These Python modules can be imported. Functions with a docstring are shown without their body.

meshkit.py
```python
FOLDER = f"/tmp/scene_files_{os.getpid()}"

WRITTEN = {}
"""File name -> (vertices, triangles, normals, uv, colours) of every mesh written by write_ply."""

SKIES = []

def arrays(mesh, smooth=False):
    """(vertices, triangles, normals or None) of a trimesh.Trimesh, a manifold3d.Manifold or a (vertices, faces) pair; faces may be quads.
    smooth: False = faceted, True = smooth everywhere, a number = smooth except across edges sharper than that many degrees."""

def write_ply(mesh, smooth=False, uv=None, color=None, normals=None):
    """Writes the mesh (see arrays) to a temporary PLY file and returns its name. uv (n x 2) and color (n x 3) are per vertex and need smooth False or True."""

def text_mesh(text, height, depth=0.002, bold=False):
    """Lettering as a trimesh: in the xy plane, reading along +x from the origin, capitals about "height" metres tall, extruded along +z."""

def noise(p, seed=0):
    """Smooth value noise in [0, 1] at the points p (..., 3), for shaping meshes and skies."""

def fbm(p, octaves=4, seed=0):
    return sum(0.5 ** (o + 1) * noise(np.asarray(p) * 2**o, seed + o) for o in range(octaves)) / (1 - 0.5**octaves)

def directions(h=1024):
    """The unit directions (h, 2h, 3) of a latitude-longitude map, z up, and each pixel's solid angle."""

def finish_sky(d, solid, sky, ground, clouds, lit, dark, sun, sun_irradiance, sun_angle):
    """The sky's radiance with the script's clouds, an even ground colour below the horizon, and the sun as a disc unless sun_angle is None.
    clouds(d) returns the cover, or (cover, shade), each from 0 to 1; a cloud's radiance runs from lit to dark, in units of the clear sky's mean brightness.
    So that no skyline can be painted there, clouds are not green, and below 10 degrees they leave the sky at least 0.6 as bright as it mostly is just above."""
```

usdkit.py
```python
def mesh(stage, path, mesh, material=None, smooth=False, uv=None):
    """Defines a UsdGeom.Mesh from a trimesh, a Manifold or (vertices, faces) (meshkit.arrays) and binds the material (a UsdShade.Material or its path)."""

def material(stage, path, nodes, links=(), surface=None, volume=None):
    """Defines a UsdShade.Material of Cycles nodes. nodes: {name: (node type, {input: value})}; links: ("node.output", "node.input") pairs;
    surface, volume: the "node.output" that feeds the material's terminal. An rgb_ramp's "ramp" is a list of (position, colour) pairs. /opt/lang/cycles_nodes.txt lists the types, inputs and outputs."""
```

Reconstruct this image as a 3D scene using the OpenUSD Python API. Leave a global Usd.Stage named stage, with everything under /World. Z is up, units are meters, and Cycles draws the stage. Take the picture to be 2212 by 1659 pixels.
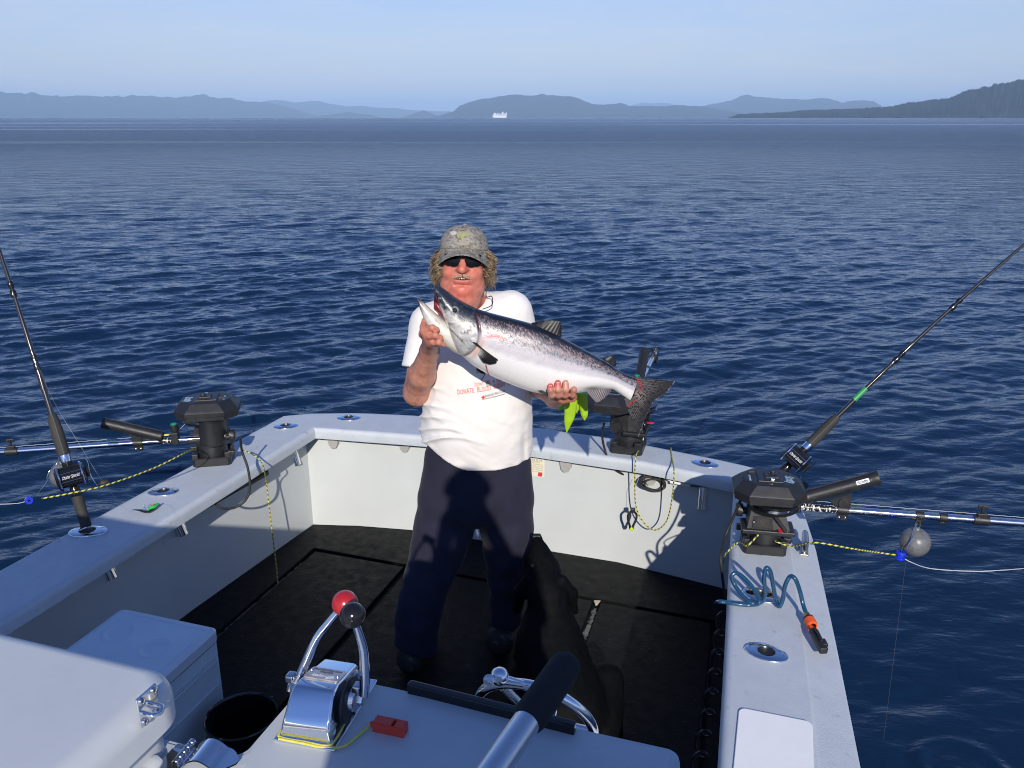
import math, random
import numpy as np, trimesh, manifold3d as m3, shapely.geometry as sg
from scipy import ndimage
import usdkit, meshkit
from pxr import Usd, UsdGeom, UsdLux, UsdShade, Gf, Sdf, Vt
stage = Usd.Stage.CreateInMemory()
UsdGeom.SetStageUpAxis(stage, 'Z'); UsdGeom.SetStageMetersPerUnit(stage, 1.0)
World = UsdGeom.Xform.Define(stage, '/World'); UsdGeom.Scope.Define(stage, '/World/Looks')
stage.SetDefaultPrim(World.GetPrim())
A = np.array
# ---------------------------------------------------------------- camera, sky, sun, exposure
H, PITCH, FPX = 2.15, math.radians(17.7), 835.0
EXPOSURE = 0.0
cam = UsdGeom.Camera.Define(stage, '/World/camera')
cp, sp = math.cos(PITCH), math.sin(PITCH)
cam.AddTransformOp().Set(Gf.Matrix4d(1, 0, 0, 0, 0, sp, cp, 0, 0, -cp, sp, 0, 0, 0, H, 1))
cam.CreateHorizontalApertureAttr(36.0); cam.CreateVerticalApertureAttr(27.0); cam.CreateFocalLengthAttr(36 * FPX / 1024)
cam.CreateClippingRangeAttr(Gf.Vec2f(0.02, 200000)); cam.CreateExposureAttr(EXPOSURE)
SUN_D = A([-0.05259531, 0.89770108, -0.43745456])          # the way the light travels
SUN_I, SKY_S = 1.2, 0.085
sun = UsdLux.DistantLight.Define(stage, '/World/sun')
sun.CreateIntensityAttr(SUN_I); sun.CreateAngleAttr(0.53); sun.CreateNormalizeAttr(True); sun.CreateColorAttr(Gf.Vec3f(1.0, 0.915, 0.80))
zb = -SUN_D; xb = np.cross([0, 0, 1], zb); xb /= np.linalg.norm(xb); yb = np.cross(zb, xb)
sun.AddTransformOp().Set(Gf.Matrix4d(*xb, 0, *yb, 0, *zb, 0, 0, 0, 0, 1))
sun_el = math.asin(-SUN_D[2]); sun_rot = math.atan2(-SUN_D[0], -SUN_D[1])
dome = UsdLux.DomeLight.Define(stage, '/World/sky'); dome.CreateIntensityAttr(1.0)
skym = usdkit.material(stage, '/World/Looks/sky_air', {
    'tc': ('texture_coordinate', {}), 'map': ('mapping', {'scale': (1.2, 1.2, 9.0)}),
    'n': ('noise_texture', {'scale': 2.2, 'detail': 5, 'roughness': 0.6, 'distortion': 0.6}),
    's': ('sky_texture', {'sky_type': 'single_scattering', 'sun_disc': False, 'sun_elevation': sun_el, 'sun_rotation': sun_rot, 'air_density': 1.3, 'aerosol_density': 0.35, 'ozone_density': 3.0}),
    'wb': ('mix', {'mix_type': 'multiply', 'fac': 1.0, 'color2': (0.82, 0.98, 1.55)}), 'sx': ('separate_xyz', {}), 'lo': ('map_range', {'from_min': 0.0, 'from_max': 0.22, 'to_min': 0.9, 'to_max': 0.0, 'clamp': True}), 'nm': ('map_range', {'from_min': 0.3, 'from_max': 0.72, 'to_min': 0.55, 'to_max': 1.25}), 'fc': ('math', {'math_type': 'multiply', 'use_clamp': True}), 'mx': ('mix', {'mix_type': 'mix', 'color2': (9.4, 9.5, 9.9)}), 'b': ('background_shader', {'strength': SKY_S})},
    [('tc.generated', 'map.vector'), ('map.vector', 'n.vector'), ('tc.generated', 'sx.vector'), ('sx.z', 'lo.value'), ('n.fac', 'nm.value'), ('lo.result', 'fc.value1'), ('nm.result', 'fc.value2'), ('fc.value', 'mx.fac'), ('s.color', 'wb.color1'), ('wb.color', 'mx.color1'), ('mx.color', 'b.color')], surface='b.background')
UsdShade.MaterialBindingAPI.Apply(dome.GetPrim()).Bind(skym)
dome.GetPrim().SetCustomDataByKey('kind', 'structure')
# ---------------------------------------------------------------- helpers: places
S = 1024 / 2212                                             # reference measurements were taken on a 2212 px wide copy
C0 = A([0, 0, H])
def ray(u, v):
    x, y = (u * S - 512) / FPX, -(v * S - 384) / FPX
    return A([x, cp + y * sp, -sp + y * cp])
def Z(u, v, z): r = ray(u, v); return C0 + r * (z - H) / r[2]
def Y(u, v, y): r = ray(u, v); return C0 + r * y / r[1]
def ppm(p): return FPX / S / ((A(p) - C0) @ A([0, cp, -sp]))   # measured px per metre at a point
BO = A([-1.11, 4.19]); E1 = A([0.95144841, -0.30780825]); E2 = A([-0.30780825, -0.95144841])
def B(b, a, z=0.0): q = BO + E1 * b + E2 * a; return A([q[0], q[1], z])       # boat frame: across, forward, up
def Bn(p): p = np.atleast_2d(p); xy = BO + p[:, :1] * E1 + p[:, 1:2] * E2; return np.c_[xy, p[:, 2]]
E1w, E2w, UP = A([*E1, 0]), A([*E2, 0]), A([0, 0, 1.0])
def unit(v): v = np.asarray(v, float); return v / np.linalg.norm(v)
# ---------------------------------------------------------------- helpers: things and parts
used = {}
class Node:
    def __init__(s, path, base): s.path, s.base, s.prim = path, base, stage.GetPrimAtPath(path)
def unique(parent, name):
    k = f'{parent}/{name}'; n = used.get(k, 0); used[k] = n + 1
    return k if n == 0 else f'{k}_{n:03d}'
def tag(prim, label=None, cat=None, group=None, kind=None):
    for k, v in (('label', label), ('category', cat), ('group', group), ('kind', kind)):
        if v: prim.SetCustomDataByKey(k, v)
def thing(name, label, cat, base=(0, 0, 0), group=None):
    p = unique('/World', name); x = UsdGeom.Xform.Define(stage, p); base = A(base, float)
    x.AddTranslateOp().Set(Gf.Vec3d(*base)); tag(x.GetPrim(), label, cat, group)
    return Node(p, base)
def part(parent, name, mesh, mat, smooth=35, tint=None, label=None, kind=None, **kw):
    """One Mesh prim under a thing, a part, or (parent None) directly under /World; mesh in world coordinates."""
    v, f = (mesh.vertices, mesh.faces) if isinstance(mesh, trimesh.Trimesh) else (lambda a: a[:2])(meshkit.arrays(mesh))
    base = parent.base if parent else np.zeros(3)
    path = unique(parent.path if parent else '/World', name)
    g = usdkit.mesh(stage, path, (np.asarray(v) - base, np.asarray(f)), mat, smooth=True if tint is not None else smooth)
    if tint is not None:
        UsdGeom.PrimvarsAPI(g).CreatePrimvar('tint', Sdf.ValueTypeNames.Color3fArray, 'vertex').Set(Vt.Vec3fArray.FromNumpy(np.asarray(tint, np.float32)))
    tag(g.GetPrim(), label, kind=kind, **kw)
    return Node(path, base)
def single(name, mesh, mat, label, cat, group=None, smooth=35, tint=None):
    n = part(None, name, mesh, mat, smooth, tint); tag(n.prim, label, cat, group); return n
def struct(name, mesh, mat, smooth=35, tint=None): return part(None, name, mesh, mat, smooth, tint, kind='structure')
# ---------------------------------------------------------------- helpers: shapes
def TM(v, f): return trimesh.Trimesh(np.asarray(v, float), np.asarray(f), process=False)
def cat(*ms): return trimesh.util.concatenate([m if isinstance(m, trimesh.Trimesh) else TM(*meshkit.arrays(m)[:2]) for m in ms])
def frame(x, y=None, z=None, o=(0, 0, 0)):
    M = np.eye(4); M[:3, 0], M[:3, 1], M[:3, 2], M[:3, 3] = x, y, z, o; return M
def zframe(d, o=(0, 0, 0), hint=(0, 0, 1)):
    """A frame whose z runs along d and whose x lies as near as can be across hint."""
    z = unit(d); h = A(hint, float)
    if abs(z @ unit(h)) > 0.98: h = A([0, 1.0, 0]) if abs(z[1]) < 0.9 else A([1.0, 0, 0])
    x = unit(np.cross(h, z)); return frame(x, np.cross(z, x), z, o)
def put(m, M): m = m.copy(); m.apply_transform(M); return m
def rbox(sx, sy, sz, r=0.005, seg=2):
    """A box centred on the origin with rounded edges."""
    r = min(r, sx / 2.01, sy / 2.01, sz / 2.01)
    s = trimesh.creation.icosphere(seg - 1, r).vertices if seg > 1 else np.vstack([np.eye(3), -np.eye(3)]) * r
    c = np.array([[i, j, k] for i in (-1, 1) for j in (-1, 1) for k in (-1, 1)]) * (A([sx, sy, sz]) / 2 - r)
    return TM(*meshkit.arrays(m3.Manifold.hull_points((c[:, None] + s[None]).reshape(-1, 3)))[:2])
def cyl(r, h, n=24, r2=None, bev=0.0):
    """A cylinder or cone along z from 0 to h with small bevels."""
    r2 = r if r2 is None else r2
    return lathe([(0, 0), (r - bev, 0), (r, bev), (r2, h - bev), (r2 - bev, h), (0, h)] if bev else [(0, 0), (r, 0), (r2, h), (0, h)], n)
def lathe(prof, n=32):
    prof = A(prof, float); k = len(prof); a = np.arange(n) * 2 * np.pi / n
    v = np.stack([prof[:, 0][:, None] * np.cos(a), prof[:, 0][:, None] * np.sin(a), np.repeat(prof[:, 1][:, None], n, 1)], -1).reshape(-1, 3)
    f = []
    for i in range(k - 1):
        for j in range(n):
            p, q = i * n + j, i * n + (j + 1) % n
            f += [[p, q, q + n], [p, q + n, p + n]]
    m = trimesh.Trimesh(v, f, process=True); m.update_faces(m.nondegenerate_faces()); return m
def bez(pts, n=40):
    """A smooth curve through pts (Catmull-Rom)."""
    p = A(pts, float); p = np.vstack([2 * p[0] - p[1], p, 2 * p[-1] - p[-2]]); k = len(p) - 3
    t = np.linspace(0, k - 1e-9, n); i = t.astype(int); u = (t - i)[:, None]
    a, b, c, d = p[i], p[i + 1], p[i + 2], p[i + 3]
    return 0.5 * (2 * b + (c - a) * u + (2 * a - 5 * b + 4 * c - d) * u**2 + (3 * b - a - 3 * c + d) * u**3)
def tube(pts, r, n=10, closed=False, flat=None):
    """A tube along pts; r a number or one radius per point; flat squeezes it across."""
    p = A(pts, float); k = len(p); r = np.broadcast_to(np.asarray(r, float), (k,))
    t = np.gradient(p, axis=0) if not closed else np.roll(p, -1, 0) - np.roll(p, 1, 0)
    t /= np.linalg.norm(t, axis=1, keepdims=True) + 1e-12
    x = np.cross(t[0], [0.3, 0.2, 0.9]); x /= np.linalg.norm(x); v = []
    a = np.arange(n) * 2 * np.pi / n
    for i in range(k):
        x = x - t[i] * (x @ t[i]); x /= np.linalg.norm(x); y = np.cross(t[i], x)
        v.append(p[i] + r[i] * (np.cos(a)[:, None] * x + np.sin(a)[:, None] * y * (flat or 1)))
    v = np.vstack(v); f = []
    for i in range(k if closed else k - 1):
        j = (i + 1) % k
        for q in range(n):
            w = (q + 1) % n
            f += [[i * n + q, i * n + w, j * n + w], [i * n + q, j * n + w, j * n + q]]
    if not closed:
        f += [[0, q + 1, q] for q in range(1, n - 1)] + [[(k - 1) * n, (k - 1) * n + q, (k - 1) * n + q + 1] for q in range(1, n - 1)]
    return TM(v, f)
def grid_mesh(V, wrap=False):
    """A mesh from a grid of points V[i, j]."""
    a, b = V.shape[:2]; i, j = np.meshgrid(np.arange(a - 1), np.arange(b if wrap else b - 1), indexing='ij'); i, j = i.ravel(), j.ravel(); w = (j + 1) % b
    f = np.vstack([np.c_[i * b + j, i * b + w, (i + 1) * b + w], np.c_[i * b + j, (i + 1) * b + w, (i + 1) * b + j]])
    return TM(V.reshape(-1, 3), f)
def prism(poly, z0, z1, bev=0.0):
    """A polygon (points or shapely) drawn out from z0 to z1, top edge bevelled."""
    poly = poly if hasattr(poly, 'exterior') else sg.Polygon(poly)
    m = trimesh.creation.extrude_polygon(poly, z1 - z0 - bev); m.apply_translation([0, 0, z0])
    if bev:
        cs = m3.CrossSection([np.asarray(poly.exterior.coords)[:-1]] + [np.asarray(i.coords)[:-1] for i in poly.interiors], m3.FillRule.EvenOdd)
        lay = [m3.Manifold.extrude(cs, z1 - z0 - bev)]; k = 3; hi = z1 - z0 - bev
        for q in range(k):
            d = bev * (1 - math.cos((q + 1) / k * math.pi / 2)); h = bev * math.sin((q + 1) / k * math.pi / 2) - bev * math.sin(q / k * math.pi / 2)
            lay.append(m3.Manifold.extrude(cs.offset(-d, m3.JoinType.Round), h + 0.0005).translate([0, 0, hi - 0.0005])); hi += h
        mm = lay[0]
        for l in lay[1:]: mm = mm + l
        m = TM(*meshkit.arrays(mm)[:2]); m.apply_translation([0, 0, z0])
    return m
def hull(*pts): return TM(*meshkit.arrays(m3.Manifold.hull_points(np.vstack([np.atleast_2d(p) for p in pts])))[:2])
def ball(r, o=(0, 0, 0), n=3): m = trimesh.creation.icosphere(n, r); m.apply_translation(o); return m
def rod(a, b, r, n=16, r2=None, bev=0.0): a, b = A(a, float), A(b, float); return put(cyl(r, np.linalg.norm(b - a), n, r2, bev), zframe(b - a, a))
# ---------------------------------------------------------------- helpers: materials
def mat(name, col, rough=0.5, metal=0.0, var=0.08, vscale=6.0, bump=0.0, bscale=80.0, coat=0.0, spec=0.5, dirt=None, tint=False, sss=0.0, rvar=0.0, bdist=0.002, aniso=None, trans=0.0, sheen=0.0):
    """A principled material: colour with noise variation (or the mesh's own tint), patches of dirt, fine relief."""
    n = {'p': ('principled_bsdf', {'roughness': rough, 'metallic': metal, 'coat_weight': coat, 'specular_ior_level': spec, 'transmission_weight': trans, 'sheen_weight': sheen}), 'g': ('geometry', {})}
    if sss: n['p'][1].update({'subsurface_weight': sss, 'subsurface_radius': (1.0, 0.35, 0.2), 'subsurface_scale': 0.008})
    l = []; c = A(col, float)
    n['n'] = ('noise_texture', {'scale': vscale, 'detail': 5, 'roughness': 0.6}); src = 'g.position'
    if aniso: n['map'] = ('mapping', {'scale': tuple(aniso)}); l.append(('g.position', 'map.vector')); src = 'map.vector'
    l.append((src, 'n.vector'))
    n['r'] = ('rgb_ramp', {'ramp': [(0.3, tuple(np.clip(c * (1 - var), 0, 1))), (0.7, tuple(np.clip(c * (1 + var), 0, 1)))]}); l.append(('n.fac', 'r.fac')); out = 'r.color'
    if tint:
        n['a'] = ('attribute', {'attribute': 'tint'}); n['r'] = ('rgb_ramp', {'ramp': [(0.3, (1 - var,) * 3), (0.7, (1, 1, 1))]})
        n['tm'] = ('mix', {'mix_type': 'multiply', 'fac': 1.0}); l += [('a.color', 'tm.color1'), ('r.color', 'tm.color2')]; out = 'tm.color'
    if dirt:
        dc, lo, hi, ds = dirt
        n['dn'] = ('noise_texture', {'scale': ds, 'detail': 7, 'roughness': 0.68}); n['dr'] = ('rgb_ramp', {'ramp': [(lo, (0, 0, 0)), (hi, (1, 1, 1))]}); n['dm'] = ('mix', {'mix_type': 'mix', 'color2': dc})
        l += [(src, 'dn.vector'), ('dn.fac', 'dr.fac'), ('dr.color', 'dm.fac'), (out, 'dm.color1')]; out = 'dm.color'
    l.append((out, 'p.base_color'))
    if rvar:
        n['rr'] = ('map_range', {'from_min': 0.3, 'from_max': 0.7, 'to_min': max(0.02, rough - rvar), 'to_max': rough + rvar, 'clamp': True}); l += [('n.fac', 'rr.value'), ('rr.result', 'p.roughness')]
    if bump:
        n['bn'] = ('noise_texture', {'scale': bscale, 'detail': 3}); n['b'] = ('bump', {'strength': bump, 'distance': bdist, 'use_object_space': False})
        l += [(src, 'bn.vector'), ('bn.fac', 'b.height'), ('b.normal', 'p.normal')]
    return usdkit.material(stage, '/World/Looks/' + name, n, l, surface='p.BSDF')
GEL = mat('grey_gelcoat', (0.56, 0.60, 0.61), 0.42, var=0.035, vscale=3, bump=0.1, bscale=120, dirt=((0.36, 0.36, 0.34), 0.66, 0.9, 9.0), rvar=0.1)
NONSKID = mat('nonskid_grey_paint', (0.51, 0.56, 0.605), 0.5, var=0.05, vscale=14, bump=0.8, bscale=420, dirt=((0.30, 0.31, 0.31), 0.60, 0.78, 24.0), bdist=0.0015)
DECK = mat('black_deck_paint', (0.0052, 0.0058, 0.0064), 0.55, var=0.35, vscale=20, bump=0.8, bscale=160, spec=0.16, dirt=((0.019, 0.020, 0.0205), 0.60, 0.8, 26.0), rvar=0.15, bdist=0.003)
WORN = mat('worn_deck_edge', (0.13, 0.13, 0.125), 0.6, var=0.4, vscale=30, bump=0.6, bscale=90, dirt=((0.02, 0.02, 0.02), 0.5, 0.6, 40.0))
CHROME = mat('polished_chrome', (0.82, 0.82, 0.84), 0.06, 1.0, var=0.03, rvar=0.03)
STEEL = mat('stainless_steel', (0.62, 0.62, 0.62), 0.18, 1.0, var=0.06, rvar=0.06)
ALU = mat('satin_aluminium', (0.70, 0.71, 0.74), 0.33, 1.0, var=0.05, aniso=(1, 1, 1))
BLACKP = mat('black_plastic', (0.018, 0.019, 0.021), 0.42, var=0.15, vscale=30, bump=0.3, bscale=400, rvar=0.08, dirt=((0.07, 0.07, 0.07), 0.66, 0.85, 40.0))
BLACKG = mat('gloss_black', (0.012, 0.012, 0.013), 0.15, var=0.1)
RUBBER = mat('black_rubber', (0.02, 0.02, 0.021), 0.6, var=0.15, bump=0.3, bscale=300)
FOAM = mat('black_foam', (0.022, 0.023, 0.026), 0.85, var=0.2, bump=0.6, bscale=500, spec=0.25)
# ---------------------------------------------------------------- sea
WZ = -0.22
def waves(x, y, dr):
    """The height of the chop: many small directional waves; those too short for the local mesh fade out."""
    rng = np.random.default_rng(5); h = np.zeros_like(x); n = 84
    gx = meshkit.fbm(np.stack([x / 9, y / 9, 0 * x], -1).reshape(-1, 3), 2, 21).reshape(x.shape) - .5; gy = meshkit.fbm(np.stack([x / 3.1, y / 3.1, 0 * x + 7], -1).reshape(-1, 3), 2, 22).reshape(x.shape) - .5
    for i in range(n):
        lam = 0.12 * (2.6 / 0.12) ** (i / (n - 1)); k = 2 * math.pi / lam
        main = rng.random() < 0.7; th = math.radians(-62 if main else -100) + rng.normal(0, 0.20 if main else 0.3); ph = rng.uniform(0, 6.28)
        amp = 0.0061 * lam * rng.uniform(0.5, 1.4) * (1.0 if lam < .5 else (.5 / lam) ** 0.8) * (1.2 if .18 < lam < .5 else 1)
        w = np.clip((lam / np.maximum(dr, 1e-6) - 2.2) / 2.5, 0, 1)
        p = k * (x * math.cos(th) + y * math.sin(th)) + ph + 5.5 * gx * math.cos(2 * i) / max(.5, lam) ** .5 + 3.0 * gy * math.sin(3 * i)
        s = np.sin(p); h += w * amp * (s + 0.33 * np.cos(2 * p))
    return h
def build_sea():
    rs = [0.4]
    while rs[-1] < 37000:
        r = rs[-1]; rs.append(r + (max(0.03, min(r * r / 2000 * 0.5, r * 0.05)) if r > 2.2 else 0.3))
    rs = A(rs); half = [0.0]; st = 0.0019
    while half[-1] < math.pi:
        half.append(half[-1] + st); st = st if half[-1] < 0.72 else min(st * 1.045, 0.05)
    half = A(half) * math.pi / half[-1]; an = np.r_[-half[:0:-1], half[:-1]]; sp_an = np.gradient(an)
    R, T = np.meshgrid(rs, an, indexing='ij'); x, y = R * np.sin(T), R * np.cos(T)
    dr = np.maximum(np.gradient(rs)[:, None] + 0 * T, R * sp_an[None, :] * 0.9)
    amp = 1 - 0.35 * np.exp(-(((x - 2.5) / 2.2) ** 2 + ((y - 3.0) / 3.0) ** 2))         # calmer in the lee of the hull
    amp *= 1 - 0.22 * np.clip((T - 0.05) / 0.35, 0, 1) * np.exp(-((R - 16) / 16) ** 2)
    amp *= 0.85 + 0.5 * (meshkit.fbm(np.stack([x / 14, y / 30, 0 * x], -1).reshape(-1, 3), 3, 3).reshape(x.shape) - 0.5)
    z = WZ + waves(x, y, dr) * amp
    z += 0.012 * np.exp(-((np.hypot(x - 1.72, y - 2.57) - 0.16) / 0.05) ** 2) * np.cos(40 * np.hypot(x - 1.72, y - 2.57))
    return grid_mesh(np.stack([x, y, z], -1).transpose(1, 0, 2), False), len(an), len(rs)
sea, na, nr = build_sea()
j = np.arange(nr - 1); last = (na - 1) * nr                 # close the circle
sea = TM(sea.vertices, np.vstack([sea.faces, np.c_[last + j, j, j + 1], np.c_[last + j, j + 1, last + j + 1]]))
if sea.face_normals[0][2] < 0: sea.invert()
WATER = usdkit.material(stage, '/World/Looks/sea_water', {
    'g': ('geometry', {}), 'm1': ('mapping', {'scale': (0.6, 1.5, 1.0), 'rotation': (0, 0, 0.5)}), 'm2': ('mapping', {'scale': (0.10, 0.30, 1.0), 'rotation': (0, 0, 0.25)}), 'm3': ('mapping', {'scale': (0.0022, 0.022, 1.0), 'rotation': (0, 0, 0.12)}),
    'x': ('separate_xyz', {}), 'yy': ('math', {'math_type': 'multiply'}), 'xx': ('math', {'math_type': 'multiply_add'}), 'd': ('math', {'math_type': 'sqrt'}),
    'far': ('map_range', {'from_min': 9.0, 'from_max': 60.0, 'to_min': 0.03, 'to_max': 0.75, 'clamp': True}), 'ro': ('map_range', {'from_min': 9.0, 'from_max': 85.0, 'to_min': 0.045, 'to_max': 0.27, 'clamp': True}),
    'n1': ('noise_texture', {'scale': 9.0, 'detail': 3, 'roughness': 0.55, 'distortion': 0.3}), 'n2': ('noise_texture', {'scale': 5.0, 'detail': 5, 'roughness': 0.6}), 'n3': ('noise_texture', {'scale': 1.0, 'detail': 4, 'roughness': 0.55}),
    'f2': ('map_range', {'from_min': 60.0, 'from_max': 300.0, 'to_min': 1.0, 'to_max': 0.25, 'clamp': True}), 'fm': ('math', {'math_type': 'multiply'}),
    'sl': ('map_range', {'from_min': 0.56, 'from_max': 0.66, 'to_min': 1.0, 'to_max': 0.55, 'clamp': True}), 'rs': ('math', {'math_type': 'multiply'}),
    'a': ('math', {'math_type': 'multiply', 'value2': 0.012}), 'c': ('math', {'math_type': 'multiply_add'}),
    'b': ('bump', {'strength': 0.8, 'distance': 1.0}), 'p': ('principled_bsdf', {'base_color': (0.0045, 0.019, 0.050), 'ior': 1.333})},
    [('g.position', 'm1.vector'), ('g.position', 'm2.vector'), ('g.position', 'm3.vector'), ('g.position', 'x.vector'), ('x.x', 'xx.value1'), ('x.x', 'xx.value2'), ('x.y', 'yy.value1'), ('x.y', 'yy.value2'), ('yy.value', 'xx.value3'), ('xx.value', 'd.value1'), ('d.value', 'far.value'), ('d.value', 'ro.value'),
     ('m1.vector', 'n1.vector'), ('m2.vector', 'n2.vector'), ('m3.vector', 'n3.vector'), ('n3.fac', 'sl.value'), ('sl.result', 'rs.value1'), ('ro.result', 'rs.value2'), ('rs.value', 'p.roughness'), ('n1.fac', 'a.value1'), ('n2.fac', 'c.value1'), ('far.result', 'fm.value1'), ('d.value', 'f2.value'), ('f2.result', 'fm.value2'), ('fm.value', 'c.value2'), ('a.value', 'c.value3'), ('c.value', 'b.height'), ('b.normal', 'p.normal')], surface='p.BSDF')
struct('water', sea, WATER, smooth=True)
# ---------------------------------------------------------------- hills on the far shores
FOREST = mat('far_forest', (0.034, 0.040, 0.040), 0.9, var=0.45, vscale=0.004, spec=0.1)
FOREST_N = mat('near_forest', (0.032, 0.036, 0.036), 0.9, var=0.6, vscale=0.03, spec=0.1)
def hill(sky, D, depth, seed, m, rough=1.0, trees=0.0):
    """A range whose skyline runs through sky (measured u, v) at distance D, with spurs falling to the shore."""
    sky = A(sky, float); n = max(220, int((sky[-1, 0] - sky[0, 0]) / (0.9 if trees else 2.2))); u = np.linspace(sky[0, 0], sky[-1, 0], n); v = np.interp(u, sky[:, 0], sky[:, 1])
    k = A([ray(a, 255) for a in u]); az = np.arctan2(k[:, 0], k[:, 1])
    top = A([Y(a, b, 1.0) for a, b in zip(u, v)]); hgt = (top[:, 2] - H) / np.hypot(top[:, 0], top[:, 1]) * D + H - WZ
    hgt = np.maximum(hgt, 0) * (1 + rough * (0.10 * (meshkit.fbm(np.c_[u / 16, 0 * u, 0 * u], 4, seed) - 0.5) + 0.07 * (meshkit.fbm(np.c_[u / 4.5, 0 * u, 0 * u], 3, seed + 3) - 0.5)))
    prof = A([(-1.0, -0.01), (-0.93, 0.06), (-0.8, 0.17), (-0.62, 0.36), (-0.45, 0.56), (-0.28, 0.76), (-0.12, 0.93), (0, 1.0), (0.3, 0.8), (1.0, -0.02)])
    V = np.zeros((n, len(prof), 3))
    for q, (d, f) in enumerate(prof):
        nz = meshkit.fbm(np.c_[u / 26, np.full(n, q * 0.9), np.zeros(n)], 4, seed + 7) - 0.5
        r = D + depth * d + depth * 0.28 * nz * (1 - abs(f)) * rough
        zz = WZ + hgt * f * (1 + 0.35 * nz * (1 - f)) - (3 if f < 0 else 0)
        if trees and f > 0.03: zz = zz + trees * np.random.default_rng(seed + q).uniform(0, 1, n) ** 2 * min(1, f * 6)
        zz = np.maximum(zz, WZ - 0.9)
        V[:, q] = np.c_[r * np.sin(az), r * np.cos(az), zz]
    g = grid_mesh(V)
    if g.face_normals[:, 2].mean() < 0: g.invert()
    return struct('hills', g, m, smooth=False if trees else True)
hill([(-700, 240), (-500, 215), (-250, 199), (-60, 198), (0, 196.7), (30, 200), (80, 201), (120, 208.7), (180, 206), (250, 209), (300, 206), (365, 210.7), (400, 209), (442, 203.7), (465, 210.7), (500, 211.7), (537, 219), (580, 221), (620, 230), (660, 242), (700, 255)], 16000, 2500, 1, FOREST)
hill([(480, 255), (540, 226), (580, 219), (607, 216), (640, 221), (690, 218), (712, 224), (750, 230), (780, 228), (810, 232), (850, 233), (895, 238), (935, 240), (970, 240), (1040, 255)], 21000, 3000, 2, FOREST)
hill([(655, 256), (700, 249), (735, 245), (755, 241.5), (772, 245), (800, 248), (835, 256)], 13400, 450, 3, FOREST)
hill([(855, 256), (890, 247), (915, 238), (935, 246), (962, 256)], 12800, 400, 4, FOREST)
hill([(925, 256), (955, 248), (980, 240), (995, 228), (1040, 213.6), (1065, 211), (1090, 205.6), (1133, 206), (1174, 204), (1233, 209), (1255, 216), (1277, 224.5), (1309, 225.6), (1341, 223), (1358, 228), (1417, 229), (1470, 227), (1520, 230), (1580, 240), (1640, 256)], 11800, 2000, 5, FOREST)
hill([(1330, 255), (1370, 226), (1390, 222), (1415, 223), (1439, 222), (1460, 228), (1560, 255)], 25000, 2500, 6, FOREST)
hill([(1440, 255), (1520, 228), (1547, 222), (1575, 217), (1590, 210), (1609, 204), (1633, 210), (1665, 212), (1719, 215), (1784, 212), (1817, 222), (1844, 216), (1881, 218), (1903, 230), (1960, 240), (2050, 256)], 15500, 2400, 7, FOREST)
hill([(1574, 257.3), (1580, 254), (1595, 247.5), (1630, 246), (1665, 244.5), (1700, 243), (1730, 239), (1790, 237.5), (1860, 235), (1925, 230), (1957, 222), (2000, 218), (2043, 212.6), (2062, 205), (2081, 196), (2110, 190), (2140, 183), (2170, 178), (2205, 169.4), (2300, 158), (2420, 150), (2600, 165), (2800, 215), (2900, 256)], 5600, 900, 8, FOREST_N, trees=8.0)
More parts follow.
